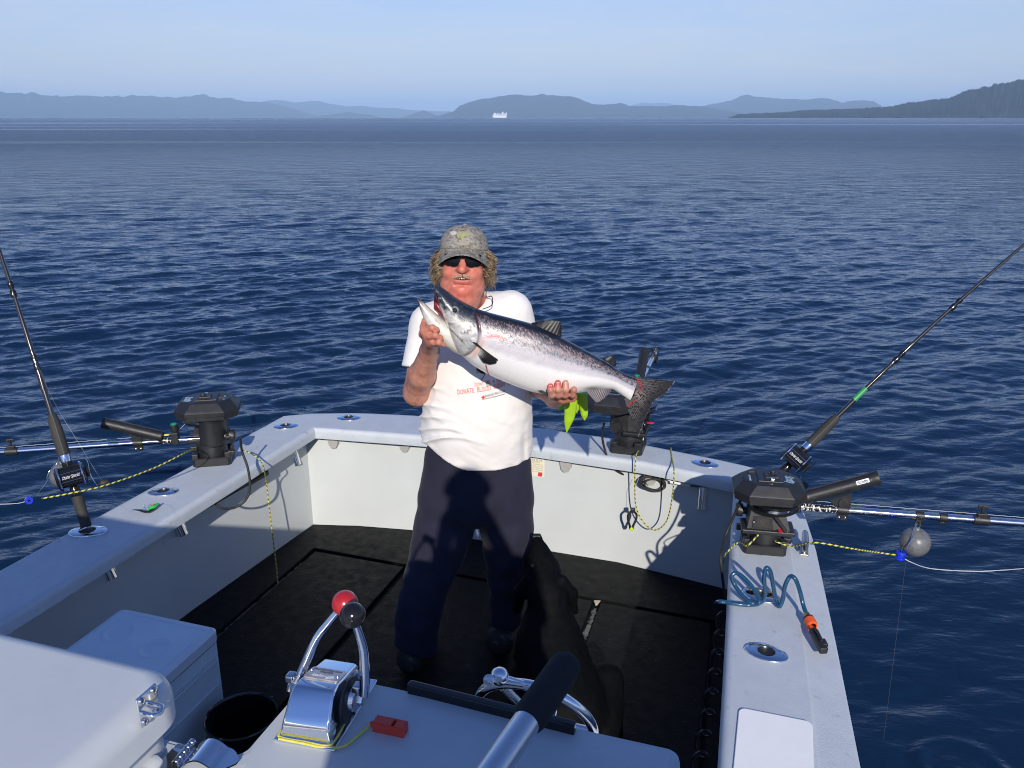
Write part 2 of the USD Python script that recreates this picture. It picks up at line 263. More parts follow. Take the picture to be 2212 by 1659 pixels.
# ---------------------------------------------------------------- haze over the sound
hz = trimesh.creation.box([76000, 76000, 600]); hz.apply_translation([0, 0, WZ - 2.2 + 300])
HAZE = usdkit.material(stage, '/World/Looks/sea_haze', {'v': ('principled_volume', {'color': (0.46, 0.69, 1.0), 'density': 7.8e-5, 'anisotropy': -0.2})}, [], volume='v.volume')
part(None, 'haze', hz, HAZE, smooth=False, kind='stuff')
# ---------------------------------------------------------------- the boat
boat = thing('fishing_boat', 'grey aluminium fishing boat cockpit with wide gunwales and black deck', 'boat', B(1.1, 1.5, 0))
G = 0.60
left_in = [(0.03, 2.95), (0.06, 1.94), (0.085, 1.0), (0.103, 0.066)]
left_out = [(-0.27, 2.95), (-0.235, 1.68), (-0.205, 0.75), (-0.171, -0.06)]
tr_b = np.linspace(0, 1, 13)
def tr_in(t): b = 0.103 + t * (2.237 - 0.103); return b, np.interp(b, [0.1, 0.7, 1.24, 1.8, 2.237], [0.066, -0.005, -0.045, -0.01, 0.075])
def tr_out(t): b = -0.171 + t * (2.50 + 0.171); return b, np.interp(b, [-0.171, -0.12, 0.2, 0.56, 1.17, 1.6, 2.23, 2.42, 2.50], [-0.06, -0.115, -0.235, -0.30, -0.315, -0.29, -0.15, -0.08, -0.02])
right_in = [(2.237, 0.075), (2.262, 0.7), (2.29, 1.3), (2.315, 1.9), (2.36, 3.0), (2.38, 3.9)]
right_out = [(2.50, -0.02), (2.575, 0.55), (2.625, 1.2), (2.665, 1.8), (2.70, 3.0), (2.71, 3.9)]
def resample(p, n): p = A(p, float); d = np.r_[0, np.cumsum(np.linalg.norm(np.diff(p, axis=0), axis=1))]; t = np.linspace(0, d[-1], n); return np.c_[np.interp(t, d, p[:, 0]), np.interp(t, d, p[:, 1])]
def rail(inn, out, n, step=None, lip=0.055):
    I, O = (resample(inn, n), resample(out, n)) if n else (A(inn), A(out))
    rows = []
    for i, o in zip(I, O):
        w = np.linalg.norm(o - i); e = (o - i) / w
        pr = [(0.004, -lip - 0.004), (0, -lip), (0, -0.026), (0.0025, -0.014), (0.008, -0.006), (0.016, -0.0015), (0.026, 0)]
        if step: s = w * step; pr += [(s - 0.008, 0), (s - 0.002, -0.001), (s, -0.007), (s + 0.004, -0.008), (w - 0.012, -0.022), (w - 0.002, -0.028), (w, -0.036), (w, -0.09)]
        else: pr += [(w - 0.03, 0), (w - 0.012, -0.003), (w - 0.003, -0.011), (w, -0.024), (w, -0.09)]
        rows.append([[*(i + e * d), G + h] for d, h in pr])
    V = A(rows); m = grid_mesh(Bn(V.reshape(-1, 3)).reshape(V.shape))
    if m.face_normals[:, 2].sum() < 0: m.invert()
    return m
part(boat, 'gunwale', rail(left_in, left_out, 30), NONSKID, smooth=40)
tI, tO = A([tr_in(t) for t in np.linspace(0, 1, 25)]), A([tr_out(t) for t in np.linspace(0, 1, 25)])
part(boat, 'gunwale', rail(tI, tO, 0), NONSKID, smooth=40)
part(boat, 'gunwale', rail(right_in, right_out, 40, step=0.69), NONSKID, smooth=40)
# inner walls
def wall(pts, z0, z1, th=0.012, top=None):
    P = A(pts, float); d = np.gradient(P, axis=0); nrm = np.c_[-d[:, 1], d[:, 0]]; nrm /= np.linalg.norm(nrm, axis=1, keepdims=True)
    zs = np.linspace(z0, z1, 8); V = A([[[*p, z] for z in zs] for p in P]); W = A([[[*(p + q * th), z] for z in zs] for p, q in zip(P, nrm)])
    a, b = grid_mesh(Bn(V.reshape(-1, 3)).reshape(V.shape)), grid_mesh(Bn(W.reshape(-1, 3)).reshape(V.shape))
    return a, b
def wall_mesh(pts, z0=-0.03, z1=G - 0.058):
    a, b = wall(pts, z0, z1); return cat(a, b)
wl = [(-0.12, 2.94), (-0.105, 1.6), (-0.09, 0.98), (0.0, 0.0)]
tw = [(0.0, 0.0), (0.06, -0.012), (0.25, -0.062), (0.58, -0.112), (1.13, -0.118), (1.70, -0.112), (2.05, -0.055), (2.36, 0.0)]
wr = [(2.36, 0.0), (2.42, 0.8), (2.46, 1.7), (2.5, 3.9)]
part(boat, 'side_wall', wall_mesh(resample(wl, 20)), GEL, smooth=30)
part(boat, 'transom_wall', wall_mesh(resample(tw, 40)), GEL, smooth=30)
part(boat, 'side_wall', wall_mesh(resample(wr, 20)), GEL, smooth=30)
# underside of the coaming, so that no light leaks between wall and lip
def under(inn, wl_, n):
    I, W = resample(inn, n), resample(wl_, n); V = A([[[*i, G - 0.0575], [*w, G - 0.0575]] for i, w in zip(I, W)])
    return grid_mesh(Bn(V.reshape(-1, 3)).reshape(V.shape))
part(boat, 'coaming_underside', cat(under(left_in, wl, 20), under(right_in, wr, 20), under(tI, tw, 40)), GEL, smooth=False)
# outer hull
def outer():
    path = np.vstack([resample(left_out, 20), tO[1:-1], resample(right_out, 24)]); c = A([1.15, 1.9]); rows = []
    for p in path:
        q = unit(p - c); rows.append([[*(p - q * s), z] for s, z in ((0.002, G - 0.085), (0.03, G - 0.10), (0.05, 0.3), (0.12, 0.0), (0.22, -0.35), (0.5, -0.7))])
    V = A(rows); return grid_mesh(Bn(V.reshape(-1, 3)).reshape(V.shape))
part(boat, 'hull', outer(), GEL, smooth=30)
# the deck: a sheet, a margin all round and hatch panels with open joints
dk = sg.Polygon([(-0.10, 2.93)] + [tuple(p) for p in resample(wl, 8)[::1]] + [tuple(p) for p in resample(tw, 12)[1:]] + [tuple(p) for p in resample(wr, 8)[1:]])
dk = dk.buffer(0)
def bprism(poly, z0, z1, bev=0.0): m = prism(poly, z0, z1, bev); m.vertices = Bn(m.vertices); return m if m.volume > 0 else (m.invert() or m)
part(boat, 'bilge_floor', bprism(dk.buffer(-0.002), -0.05, -0.022), DECK, smooth=False)
inner = sg.Polygon([(0.155, 0.245), (2.22, 0.275), (2.30, 2.6), (0.12, 2.6)])
part(boat, 'deck_margin', bprism(dk.buffer(-0.004).difference(inner), -0.022, 0.0, 0.004), DECK, smooth=30)
for poly in ([(0.175, 0.267), (0.682, 0.270), (0.668, 2.58), (0.142, 2.58)], [(0.716, 0.271), (1.655, 0.281), (1.67, 1.25), (0.706, 1.25)], [(1.693, 0.282), (2.20, 0.294), (2.24, 1.25), (1.71, 1.25)],
             [(0.706, 1.275), (1.67, 1.275), (1.69, 2.58), (0.70, 2.58)], [(1.71, 1.275), (2.24, 1.275), (2.28, 2.58), (1.73, 2.58)]):
    part(boat, 'deck_panel', bprism(sg.Polygon(poly), -0.0215, -0.003, 0.004), DECK, smooth=30)
def strip(p0, p1, w, z, n, seed, jag=0.45):
    rng = np.random.default_rng(seed); t = np.linspace(0, 1, n)[:, None]; c = A(p0) + (A(p1) - A(p0)) * t; d = unit(A(p1) - A(p0)); q = A([-d[1], d[0]])
    l = c + q * w * (0.5 + jag * rng.uniform(-1, 1, (n, 1))); r = c - q * w * (0.5 + jag * rng.uniform(-1, 1, (n, 1)))
    poly = sg.Polygon(np.vstack([l, r[::-1]])).buffer(0); poly = max(poly.geoms, key=lambda g: g.area) if hasattr(poly, 'geoms') else poly
    return bprism(poly, z, z + 0.0035)
part(boat, 'worn_edge', strip((0.165, 0.36), (0.150, 1.15), 0.022, -0.0205, 60, 2), WORN, smooth=False, label='scuffed grey edge of the deck hatch')
part(boat, 'worn_edge', strip((1.675, 0.32), (1.683, 0.72), 0.018, -0.0205, 30, 3), WORN, smooth=False, label='scuffed grey joint of the deck hatch')
PALE = mat('pale_chipped_paint', (0.62, 0.55, 0.42), 0.6, var=0.1, dirt=((0.2, 0.17, 0.13), 0.6, 0.7, 30))
part(boat, 'chipped_corner', bprism(sg.Polygon([(1.660, 0.284), (1.690, 0.276), (1.684, 0.312), (1.676, 0.318)]), -0.003, 0.0015), PALE, smooth=False, label='pale chip in the deck paint')
cvr = put(rbox(0.145, 0.012, 0.05, 0.012), frame(unit(Bn([[0.2, -0.048, 0]])[0] - Bn([[0.05, -0.01, 0]])[0]), None or unit(np.cross(UP, unit(Bn([[0.2, -0.048, 0]])[0] - Bn([[0.05, -0.01, 0]])[0]))), UP, B(0.125, -0.024, 0.034)))
part(boat, 'drain_cover', cvr, PALE, label='beige drain cover in the stern corner')
# flush rod holders: oval chrome flange, dark bore, tube hanging below the coaming
BORE = mat('dark_bore', (0.01, 0.01, 0.011), 0.5)
def rod_holder(u, v, yaw, r=0.046, tubelen=0.16, lean=(0, 0, -1)):
    c = Z(u, v, G + 0.001); x = A([math.cos(yaw), math.sin(yaw), 0]); y = A([-x[1], x[0], 0]); M = frame(x, y, UP, c)
    n = 40; a = np.arange(n) * 2 * np.pi / n
    rings = [(1.42, 0.90, 0.0), (1.42, 0.90, 0.003), (1.36, 0.86, 0.0055), (1.0, 0.72, 0.0075), (0.66, 0.60, 0.009), (0.58, 0.55, 0.008), (0.545, 0.53, 0.004), (0.54, 0.525, -0.012)]
    V = A([[[r * sx * math.cos(t), r * sy * math.sin(t), z] for t in a] for sx, sy, z in rings]); fl = grid_mesh(V, True)
    if fl.face_normals[:, 2].mean() < 0: fl.invert()
    h = part(boat, 'rod_holder', put(fl, M), CHROME, smooth=50)
    part(h, 'bore', put(cyl(r * 0.535, 0.003, 24), frame(x, y, UP, c + [0, 0, -0.0008])), BORE)
    for s in (-1, 1, 0):
        if s or r > 0.04: part(h, 'screw', put(lathe([(0, 0.003), (0.003, 0.0026), (0.0045, 0.001), (0.0045, -0.003)], 12), frame(x, y, UP, c + x * s * r * 1.1 + (y * r * 0.72 if s == 0 else 0) + [0, 0, 0.005])), STEEL)
    if tubelen:
        d = unit(lean); o = c + d * 0.055
        part(h, 'tube', cat(put(lathe([(0.021, 0.0), (0.023, 0.0), (0.023, tubelen), (0.021, tubelen), (0.0195, tubelen * .96)], 24), zframe(d, o)), put(cyl(0.004, tubelen * .85, 8), zframe(d, o + unit(np.cross(d, x)) * -0.022 + x * .014))), CHROME, smooth=50)
    return h
yb_ = math.atan2(E1[1], E1[0]); ys_ = math.atan2(-E2[1], -E2[0])
rod_holder(617, 921, yb_ + 0.5, lean=(0.25, -0.15, -1)); rod_holder(753, 903, yb_ + 0.3, lean=(0.02, -0.25, -1)); rod_holder(352, 1063, yb_ + 0.35, lean=(0.30, 0, -1))
rod_holder(190, 1149, yb_ + 0.35, r=0.052, lean=(0.30, 0, -1)); rod_holder(1523, 1002, yb_ - 0.2, lean=(-0.05, -0.25, -1)); rod_holder(1645, 1287, yb_ - 0.15, lean=(-.2, 0, -1), tubelen=0)
rod_holder(1655, 1411, yb_ - 0.15, r=0.046, tubelen=0); 
BRK = mat('grey_bracket', (.36, .37, .36), .45)
# brackets under the coaming
for u, v in ((718, 957), (872, 965), (1221, 999), (1405, 1022)):
    p = Y(u, v, 4.0); bb = ((p[:2] - BO) @ E1); aw = np.interp(bb, [q[0] for q in tw], [q[1] for q in tw])
    for _ in range(5):
        q = B(bb, aw + 0.03); p = Y(u, v, q[1]); bb = (p[:2] - BO) @ E1; aw = np.interp(bb, [k[0] for k in tw], [k[1] for k in tw])
    pr = [(-0.034, 0), (0.034, 0), (0.031, -0.050), (0.018, -0.074), (-0.006, -0.080), (-0.022, -0.064)]
    m = prism(pr, -0.009, 0.009, 0.003); m = put(m, frame(E1w, UP, unit(np.cross(E1w, UP)), B(bb, aw + 0.024, G - 0.058)))
    part(boat, 'bracket', m, BRK, smooth=40)
# cleat on the outer edge of the right gunwale
ALUD = mat('dull_cast_aluminium', (0.5, 0.49, 0.46), 0.35, 1.0, var=0.25, vscale=60, bump=0.3, bscale=150, rvar=0.12)
cc = Z(1737, 1187, G - 0.01); cd = -E2w
legs = [rod(cc + cd * s * 0.022 + A([0, 0, -0.004]), cc + cd * s * 0.018 + A([0, 0, 0.034]), 0.011, 12) for s in (-1, 1)]
horn = tube(bez([cc + cd * d + A([0, 0, h]) for d, h in ((-0.078, 0.032), (-0.045, 0.042), (0, 0.043), (0.045, 0.042), (0.085, 0.036))], 24), np.interp(np.linspace(0, 1, 24), [0, .15, .5, .85, 1], [.005, .011, .0135, .011, .005]), 12)
foot = put(rbox(0.03, 0.085, 0.008, 0.003), frame(np.cross(cd, UP), cd, UP, cc + A([0, 0, -0.002])))
part(boat, 'cleat', cat(*legs, horn, foot), ALUD, smooth=50)
# thin white rounded rectangle laid on the right gunwale
PATCH = mat('plain_white', (0.92, 0.92, 0.90), 0.35, var=0.02, bump=0.2, bscale=200)
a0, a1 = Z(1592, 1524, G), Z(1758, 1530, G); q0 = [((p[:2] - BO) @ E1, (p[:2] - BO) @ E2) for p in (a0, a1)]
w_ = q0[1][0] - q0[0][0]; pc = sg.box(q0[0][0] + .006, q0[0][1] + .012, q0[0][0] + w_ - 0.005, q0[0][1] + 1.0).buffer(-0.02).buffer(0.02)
part(boat, 'step_pad', bprism(pc, G + 0.0015, G + 0.006, 0.002), PATCH, smooth=40, label='white rectangle on the right gunwale')
# helm: console with counter, the big lidded box on it
CT, BT = 1.40, 1.50
con = sg.Polygon([(1.765, 2.765), (2.285, 2.765), (2.285, 3.5), (0.4, 3.5), (0.4, 2.945), (1.765, 2.945)]).buffer(0.018, quad_segs=6).buffer(-0.036, quad_segs=6).buffer(0.018, quad_segs=6)
HELM = mat('helm_gelcoat', (0.50, 0.54, 0.56), 0.3, var=0.05, vscale=5, bump=0.08, bscale=150, dirt=((0.62, 0.65, 0.66), 0.62, 0.72, 22.0), rvar=0.1)
part(boat, 'console', bprism(con, 0.0, CT, 0.012), HELM, smooth=40)
def rounded_slab(b0, b1, a0, a1, r, z0, z1, bev, nq=10):
    """A rounded rectangle drawn up from z0 to z1 with a quarter-round top edge, in the boat's frame."""
    rows = [(0, z0)] + [(bev * (1 - math.cos(t)), z1 - bev + bev * math.sin(t)) for t in np.linspace(0, math.pi / 2, 9)]; V = []
    for ins, z in rows:
        rr_ = max(r - ins, .002)
        for cx, cy, t0 in ((b1 - r, a0 + r, -math.pi / 2), (b1 - r, a1 - r, 0), (b0 + r, a1 - r, math.pi / 2), (b0 + r, a0 + r, math.pi)): V += [[cx + rr_ * math.cos(t), cy + rr_ * math.sin(t), z] for t in t0 + np.linspace(0, math.pi / 2, nq)]
    k = 4 * nq; V = A(V).reshape(len(rows), k, 3); g = grid_mesh(V, True); n = len(g.vertices); top = V[-1].mean(0); m = TM(np.vstack([g.vertices, top]), np.vstack([g.faces, [[n - k + i, n - k + (i + 1) % k, n] for i in range(k)]]))
    m.vertices = Bn(m.vertices)
    if (m.face_normals[:, 2] * m.area_faces).sum() < 0: m.invert()
    return m
GELS = mat('smooth_gelcoat', (0.55, 0.585, 0.60), 0.33, var=0.04, vscale=4, bump=0.06, bscale=60, dirt=((0.45, 0.46, 0.46), 0.66, 0.9, 14.0), rvar=0.08)
ld = part(boat, 'box_lid', rounded_slab(0.36, 1.694, 2.932, 3.6, 0.052, 1.446, BT, 0.028), GELS, smooth=True, label='smooth grey lid of the engine box')
part(boat, 'box_base', rounded_slab(0.38, 1.676, 2.950, 3.6, 0.035, CT - 0.002, 1.441, .002), GELS, smooth=40)
part(boat, 'weld_bead', tube(bez([B(1.680, a, CT + 0.004) for a in np.linspace(2.99, 3.5, 20)], 60), 0.010 + 0.0018 * np.sin(np.arange(60) * 1.9), 8), GEL, smooth=60)
# hasp plate on the lid's corner
rh_ = ray(318, 1524); n_ = E1w; hp = C0 + rh_ * (((B(1.6955, 3, 0) - C0) @ n_) / (rh_ @ n_)); hx, hy = -E2w, UP
pl = put(rbox(0.032, 0.040, 0.003, 0.0012), frame(-E2w, UP, E1w, hp + E1w * 0.001)); hs = part(boat, 'hasp', pl, CHROME, smooth=40)
for d, h in ((-.010, .014), (.010, .014), (-.010, -.014), (.010, -.0135)):
    part(hs, 'screw', put(lathe([(0.0018, 0.001), (0.0025, 0.003), (0.0042, 0.0026), (0.0052, 0.0)], 14), zframe(E1w, hp - E2w * d + UP * h + E1w * 0.0025)), STEEL)
part(hs, 'staple', tube(bez([hp - E2w * .008 + E1w * .002 + UP * -.004, hp - E2w * .008 + E1w * .013 + UP * -.004, hp + E1w * .017 + UP * -.006, hp + E2w * .008 + E1w * .013 + UP * -.004, hp + E2w * .008 + E1w * .002 + UP * -.004], 24), 0.0028, 10), CHROME)
# hinged hasp strap lying on the counter
sc = Z(405, 1632, CT + 0.004); sx_ = unit(Z(440, 1640, CT) - Z(370, 1628, CT)); sy_ = np.cross(UP, sx_)
st = part(boat, 'hasp', cat(put(rbox(0.030, 0.036, 0.003, 0.001), frame(sx_, sy_, UP, sc + A([0, -.012, .001]) - sx_ * .012))), CHROME)
th = np.linspace(0, 1, 14); arc = A([[0.006 + 0.062 * t, 0.010 * math.sin(math.pi * min(1, t * 1.6)) + 0.004] for t in th])
V = A([[sc + sx_ * x + UP * z + sy_ * w for w in np.linspace(-.019, .019, 8) * (1 if x < .045 else max(.15, 1 - ((x - .045) / .025) ** 2))] for x, z in arc]); stp = grid_mesh(V)
part(st, 'strap', cat(stp, put(stp, trimesh.transformations.translation_matrix([0, 0, -0.002]))), CHROME, smooth=60)
for k in range(5): part(st, 'knuckle', put(cyl(0.0048, 0.0075, 12, bev=.001), zframe(sy_, sc - sx_ * 0.004 + sy_ * (-0.02 + k * 0.0082) + UP * 0.004)), STEEL)
# instrument strip aft of the console
i0, i1 = Z(887, 1467, CT + 0.014), Z(1246, 1556, CT + 0.014); idr = unit(i1 - i0); iq = unit(np.cross(UP, idr))
part(boat, 'instrument_hood', put(rbox(np.linalg.norm(i1 - i0), 0.012, 0.09, 0.002), frame(idr, iq, UP, (i0 + i1) / 2 - iq * 0.006 - UP * 0.045)), BLACKG)
# raised deck at the cabin door, behind the helm
part(boat, 'cabin_step', bprism(sg.box(0.4, 3.505, 2.46, 5.2), -0.02, 0.72, 0.01), DECK, smooth=30)
# pole with a foam grip that stands up past the helm
g0, g1, g2 = Y(1226, 1432, 0.90), Y(1136, 1562, 0.80), Y(1030, 1716, 0.70); ax = unit(g0 - g1)
hdl = part(boat, 'handle', rod(g2 - ax * 0.15, g1 + ax * .02, 0.0165, 24), ALU)
part(hdl, 'foam_grip', put(lathe([(0, -0.004), (0.016, -0.002), (0.019, 0.003), (0.0205, 0.012), (0.0205, np.linalg.norm(g0 - g1) - .012), (0.0185, np.linalg.norm(g0 - g1) - .004), (0.0165, np.linalg.norm(g0 - g1))][::1], 32), zframe(-ax, g0)), FOAM, smooth=40)

rng = np.random.default_rng(8); V, F = [], []
for _ in range(420):
    p = B(rng.uniform(0.1, 2.2), rng.uniform(.05, 2.3), .0015 if rng.random() < .3 else .0005); s = rng.uniform(.0008, .0028); t = rng.uniform(0, 6.3); k = len(V)
    V += [p + s * A([math.cos(t + q * 1.57) * (1 if q % 2 else .5), math.sin(t + q * 1.57) * (1 if q % 2 else .5), .1 * (q == 0)]) for q in range(4)]; F += [[k, k + 1, k + 2], [k, k + 2, k + 3]]
fk = part(None, 'deck_flecks', TM(V, F), mat('pale_flecks', (.34, .33, .29), .35, var=.5, vscale=200), smooth=False, kind='stuff'); tag(fk.prim, 'pale flecks and fish scales scattered over the black deck', 'flecks')
# ---------------------------------------------------------------- things on the helm
def paint(name, col, rough=0.4, **k): return mat(name, col, rough, **k)
RED = paint('red_knob', (0.42, 0.018, 0.02), 0.25, coat=0.5); ORANGE = paint('orange_red_plastic', (0.62, 0.055, 0.03), 0.4, bump=.1)
YEL = paint('yellow_cord', (0.68, 0.62, 0.10), 0.6, var=.2, vscale=200); WHITE = paint('white_print', (0.75, 0.77, 0.8), 0.5)
BLUE = paint('blue_plastic', (0.008, 0.035, 0.55), 0.35); GREEN = paint('green_button', (0.005, 0.30, 0.14), 0.4); LIME = paint('lime_plastic', (0.55, 0.72, 0.02), 0.5)
REDM = paint('red_plug', (0.62, 0.03, 0.05), 0.5); BRASS = mat('brass', (0.62, 0.42, 0.16), 0.28, 1.0, var=.1); LEAD = mat('coated_lead', (0.13, 0.135, 0.145), 0.38, var=.25, vscale=50, bump=.5, bscale=90, dirt=((.3, .3, .31), .62, .72, 45))
LINE = paint('fishing_line', (0.55, 0.57, 0.6), 0.3); CORD = RUBBER
def ropemat(name, c1, c2, scale):
    return usdkit.material(stage, '/World/Looks/' + name, {'a': ('attribute', {'attribute': 'tint'}), 'p': ('principled_bsdf', {'roughness': 0.75})}, [('a.color', 'p.base_color')], surface='p.BSDF')
ROPE = ropemat('yellow_black_rope', 0, 0, 0)
def rope(name_parent, name, pts, r=0.003, pitch=0.022, n=None, ctrl=True, label=None):
    """A laid rope of yellow and black strands along pts."""
    p = bez(pts, 60 if n is None else n) if ctrl else A(pts); L = np.r_[0, np.cumsum(np.linalg.norm(np.diff(p, axis=0), axis=1))]
    k = max(60, int(L[-1] / 0.0022)); q = np.c_[[np.interp(np.linspace(0, L[-1], k), L, p[:, i]) for i in range(3)]].T; s = np.linspace(0, L[-1], k)
    m = tube(q, r, 8); ang = np.tile(np.arange(8) / 8, k); st = np.repeat(s, 8) / pitch
    ph = (st + ang) % 1; dark = (ph < 0.42)
    wob = 1 + 0.18 * np.cos(2 * np.pi * 2 * (st + ang)); c = np.repeat(q, 8, 0); m.vertices = c + (m.vertices - c) * wob[:, None]
    tint = np.where(dark[:, None], A([0.02, 0.022, 0.02]), A([0.60, 0.60, 0.10])); return part(name_parent, name, m, ROPE, tint=tint, label=label)
xh = unit(Z(713, 1613, CT) - Z(606, 1594, CT)); yh = np.cross(UP, xh); ho = Z(606, 1594, CT); HW = 0.068
def HB(x, y, z): return ho + xh * x + yh * y + UP * z
thr = thing('throttle_control', 'chrome twin lever engine control with red and black ball knobs', 'throttle', HB(.034, .06, 0))
prof = [(0.0, 0.0), (0.0005, .010), (.003, .020), (.008, .0285), (.0127, .034), (.020, .044), (.0296, .0545), (.036, .0565), (.05, .0552), (.11, .0418), (.1125, .039), (.114, 0.0)]
V = []
for y, z in prof:
    tp = 0.004 * z / .05 + 0.035 * max(0, y - .02) / .09 * .17; V.append([HB(tp + e, y, z - dz) for e, dz in ((0.0, .004), (.0015, .0012), (.004, 0))] + [HB(HW - tp - e, y, z - dz) for e, dz in ((.004, 0), (.0015, .0012), (0.0, .004))])
V = A(V); top = grid_mesh(V)
sides = []
for q in (0, 5):
    c = V[:, q].mean(0); k = len(V); v = np.vstack([V[:, q], c]); sides.append(TM(v, [[i, (i + 1) % k, k] if q else [(i + 1) % k, i, k] for i in range(k)]))
hs_m = cat(top, *sides)
part(thr, 'housing', hs_m, CHROME, smooth=30)
part(thr, 'base_plate', put(rbox(HW + 0.016, 0.14, 0.004, 0.0018), frame(xh, yh, UP, HB(HW / 2 + .002, .062, .002))), CHROME, smooth=40)
pz = lambda y: np.interp(y, [q[0] for q in prof[6:10]], [q[1] for q in prof[6:10]])
sl = unit(yh * .06 - UP * (pz(.05) - pz(.11))); nrm = unit(np.cross(xh, sl)); PLATE = mat('engraved_plate', (0.50, 0.47, 0.45), 0.35, .6, var=.2, vscale=90, rvar=.1)
plc = HB(HW / 2, .066, pz(.066)) + nrm * .0012
plt_ = part(thr, 'name_plate', put(prism(sg.box(-.0245, -.0155, .0245, .0155).buffer(-.004).buffer(.004), -.001, .0008), frame(xh, sl, nrm, plc)), PLATE)
for x, y in ((-.021, .004), (.020, -.005)): part(plt_, 'screw', put(lathe([(0, .0022), (.0018, .0018), (.0024, 0)], 12), frame(xh, sl, nrm, plc + xh * x + sl * y + nrm * .0008)), STEEL)
DARKPRINT = paint('dark_print', (0.07, 0.07, 0.085), 0.5)
def lettering(parent, text, h, M, m, name='lettering', width=None, depth=0.0004, bold=False, shear=0.0):
    t = meshkit.text_mesh(text, h, depth, bold); b = t.bounds
    if width: t.apply_scale([width / (b[1, 0] - b[0, 0]), 1, 1]); b = t.bounds
    t.apply_translation([-(b[0, 0] + b[1, 0]) / 2, -h / 2, 0])
    if shear: t.vertices[:, 0] += shear * t.vertices[:, 1]
    return part(parent, name, put(t, M), m, smooth=False)
fl = frame(-xh, -sl, nrm)                                         # the plate is read from the cockpit side
def at(M, o): M = M.copy(); M[:3, 3] = o; return M
lettering(plt_, 'THROTTLE & CLUTCH', .0038, at(fl, plc + sl * .0095 + nrm * .0009), DARKPRINT, width=.040)
lettering(plt_, 'CONTROLS', .0034, at(fl, plc + sl * .0035 + nrm * .0009), DARKPRINT, width=.018)
lettering(plt_, 'MORSE', .0042, at(fl, plc - sl * .007 + nrm * .0009 - xh * .006), WHITE, width=.016)
star = [(.0062 * (1 if k % 2 == 0 else .4) * math.cos(k * math.pi / 8), .0062 * (1 if k % 2 == 0 else .4) * math.sin(k * math.pi / 8)) for k in range(16)]
part(plt_, 'star_emblem', put(prism(star, 0, .0004), at(fl, plc - sl * .0085 + nrm * .0009 + xh * .010)), WHITE, smooth=False)
# levers: shaft boss, arm and ball knob each
balls = [(745, 1303, .955, RED, [(640, 1478, .935), (658, 1437, .94), (683, 1381, .948), (708, 1348, .952), (738, 1312, .955)]), (762, 1329, .90, BLACKG, [(786, 1500, .905), (788, 1456, .905), (785, 1404, .903), (775, 1368, .901), (764, 1335, .90)])]
for u, v, yy, m, arm in balls:
    lv = part(thr, 'lever', tube(bez([Y(*a) for a in arm], 24), np.linspace(.0085, .0062, 24), 14, flat=.75), CHROME, smooth=60)
    part(lv, 'ball_knob', ball(28.0 / ppm(Y(u, v, yy)), Y(u, v, yy), 4), m, smooth=True, label='red ball knob' if m is RED else 'black ball knob')
for s, x in ((-1, -.001), (1, HW + .001)):
    b0 = HB(x, .065, .024)
    part(thr, 'boss', cat(put(lathe([(0, .012), (.012, .012), (.017, .009), (.019, 0), (0, 0)], 28), zframe(xh * s, b0)), put(lathe([(0, .019), (.007, .019), (.0085, .016), (.0085, .01)], 6), zframe(xh * s, b0)), put(rbox(.012, .014, .012, .003), frame(xh, yh, UP, b0 + xh * s * .012 + UP * .02 + yh * -.004))), STEEL, smooth=40)
part(thr, 'side_cover', put(prism(sg.Point(0, 0).buffer(.03).intersection(sg.box(-.03, -.024, .03, .03)), 0, .004, .0015), frame(yh, UP, xh, HB(HW + .0003, .06, .024))), BLACKP, smooth=40)
# whistle on its cord
wc = Z(843, 1568, CT + .008); wx = unit(Z(882, 1572, CT) - Z(806, 1556, CT)); wy = np.cross(UP, wx); wl_ = 72 / ppm(wc)
wh = thing('whistle', 'flat orange red whistle lying beside the throttle', 'whistle', wc)
bx = sg.box(-wl_ / 2, -.008, wl_ / 2, .008).difference(sg.box(.004, -.006, .0075, .005))
part(wh, 'body', cat(put(prism(bx, .000, .0065, .0012), frame(wx, wy, UP, wc)), put(prism(sg.box(-wl_ / 2, -.0078, wl_ / 2, .0078), -.0078, .0003), frame(wx, wy, UP, wc))), ORANGE, smooth=30)
part(wh, 'loop', put(rbox(.008, .005, .007, .0015), frame(wx, wy, UP, wc - wx * (wl_ / 2 + .003) - UP * .003)), ORANGE)
cp_ = [HB(.070, .05, .003), HB(.0715, .01, .0035), HB(.066, -.003, .0035), HB(.035, -.0035, .0035), HB(.004, -.003, .0035), HB(-.0035, .006, .0035), HB(-.003, .05, .0035)]
c2_ = [HB(.001, -.006, .004), HB(.035, -.0065, .004), HB(.062, -.006, .003), Z(742, 1612, CT + .004), Z(772, 1590, CT + .004), wc - wx * (wl_ / 2 + .005) - UP * .003]
single('lanyard', cat(tube(bez(cp_, 80), .0016, 8), tube(bez(c2_, 60), .0016, 8)), YEL, 'yellow cord looped round the foot of the throttle', 'cord', smooth=60)
# steering wheel
ax_, tl = E1w, 0.375; ay_ = unit(math.cos(tl) * UP + math.sin(tl) * E2w); wcn = B(2.005, 2.459, 1.132); RW = .106; an_ = np.cross(ax_, ay_)
sw = thing('steering_wheel', 'chrome steering wheel with a polished spinner knob', 'steering wheel', wcn)
tt = np.arange(96) * 2 * np.pi / 96
part(sw, 'rim', tube([wcn + RW * (ax_ * math.cos(t) + ay_ * math.sin(t)) for t in tt], .0095, 14, closed=True), CHROME, smooth=60)
part(sw, 'hub', put(lathe([(0, .02), (.03, .018), (.036, .008), (.036, -.02), (0, -.02)], 28), zframe(an_, wcn)), CHROME)
for q in range(3):
    d = ax_ * math.cos(math.radians(90 + 120 * q + 30)) + ay_ * math.sin(math.radians(90 + 120 * q + 30)); part(sw, 'spoke', rod(wcn + d * .03, wcn + d * RW, .0075, 12), CHROME)
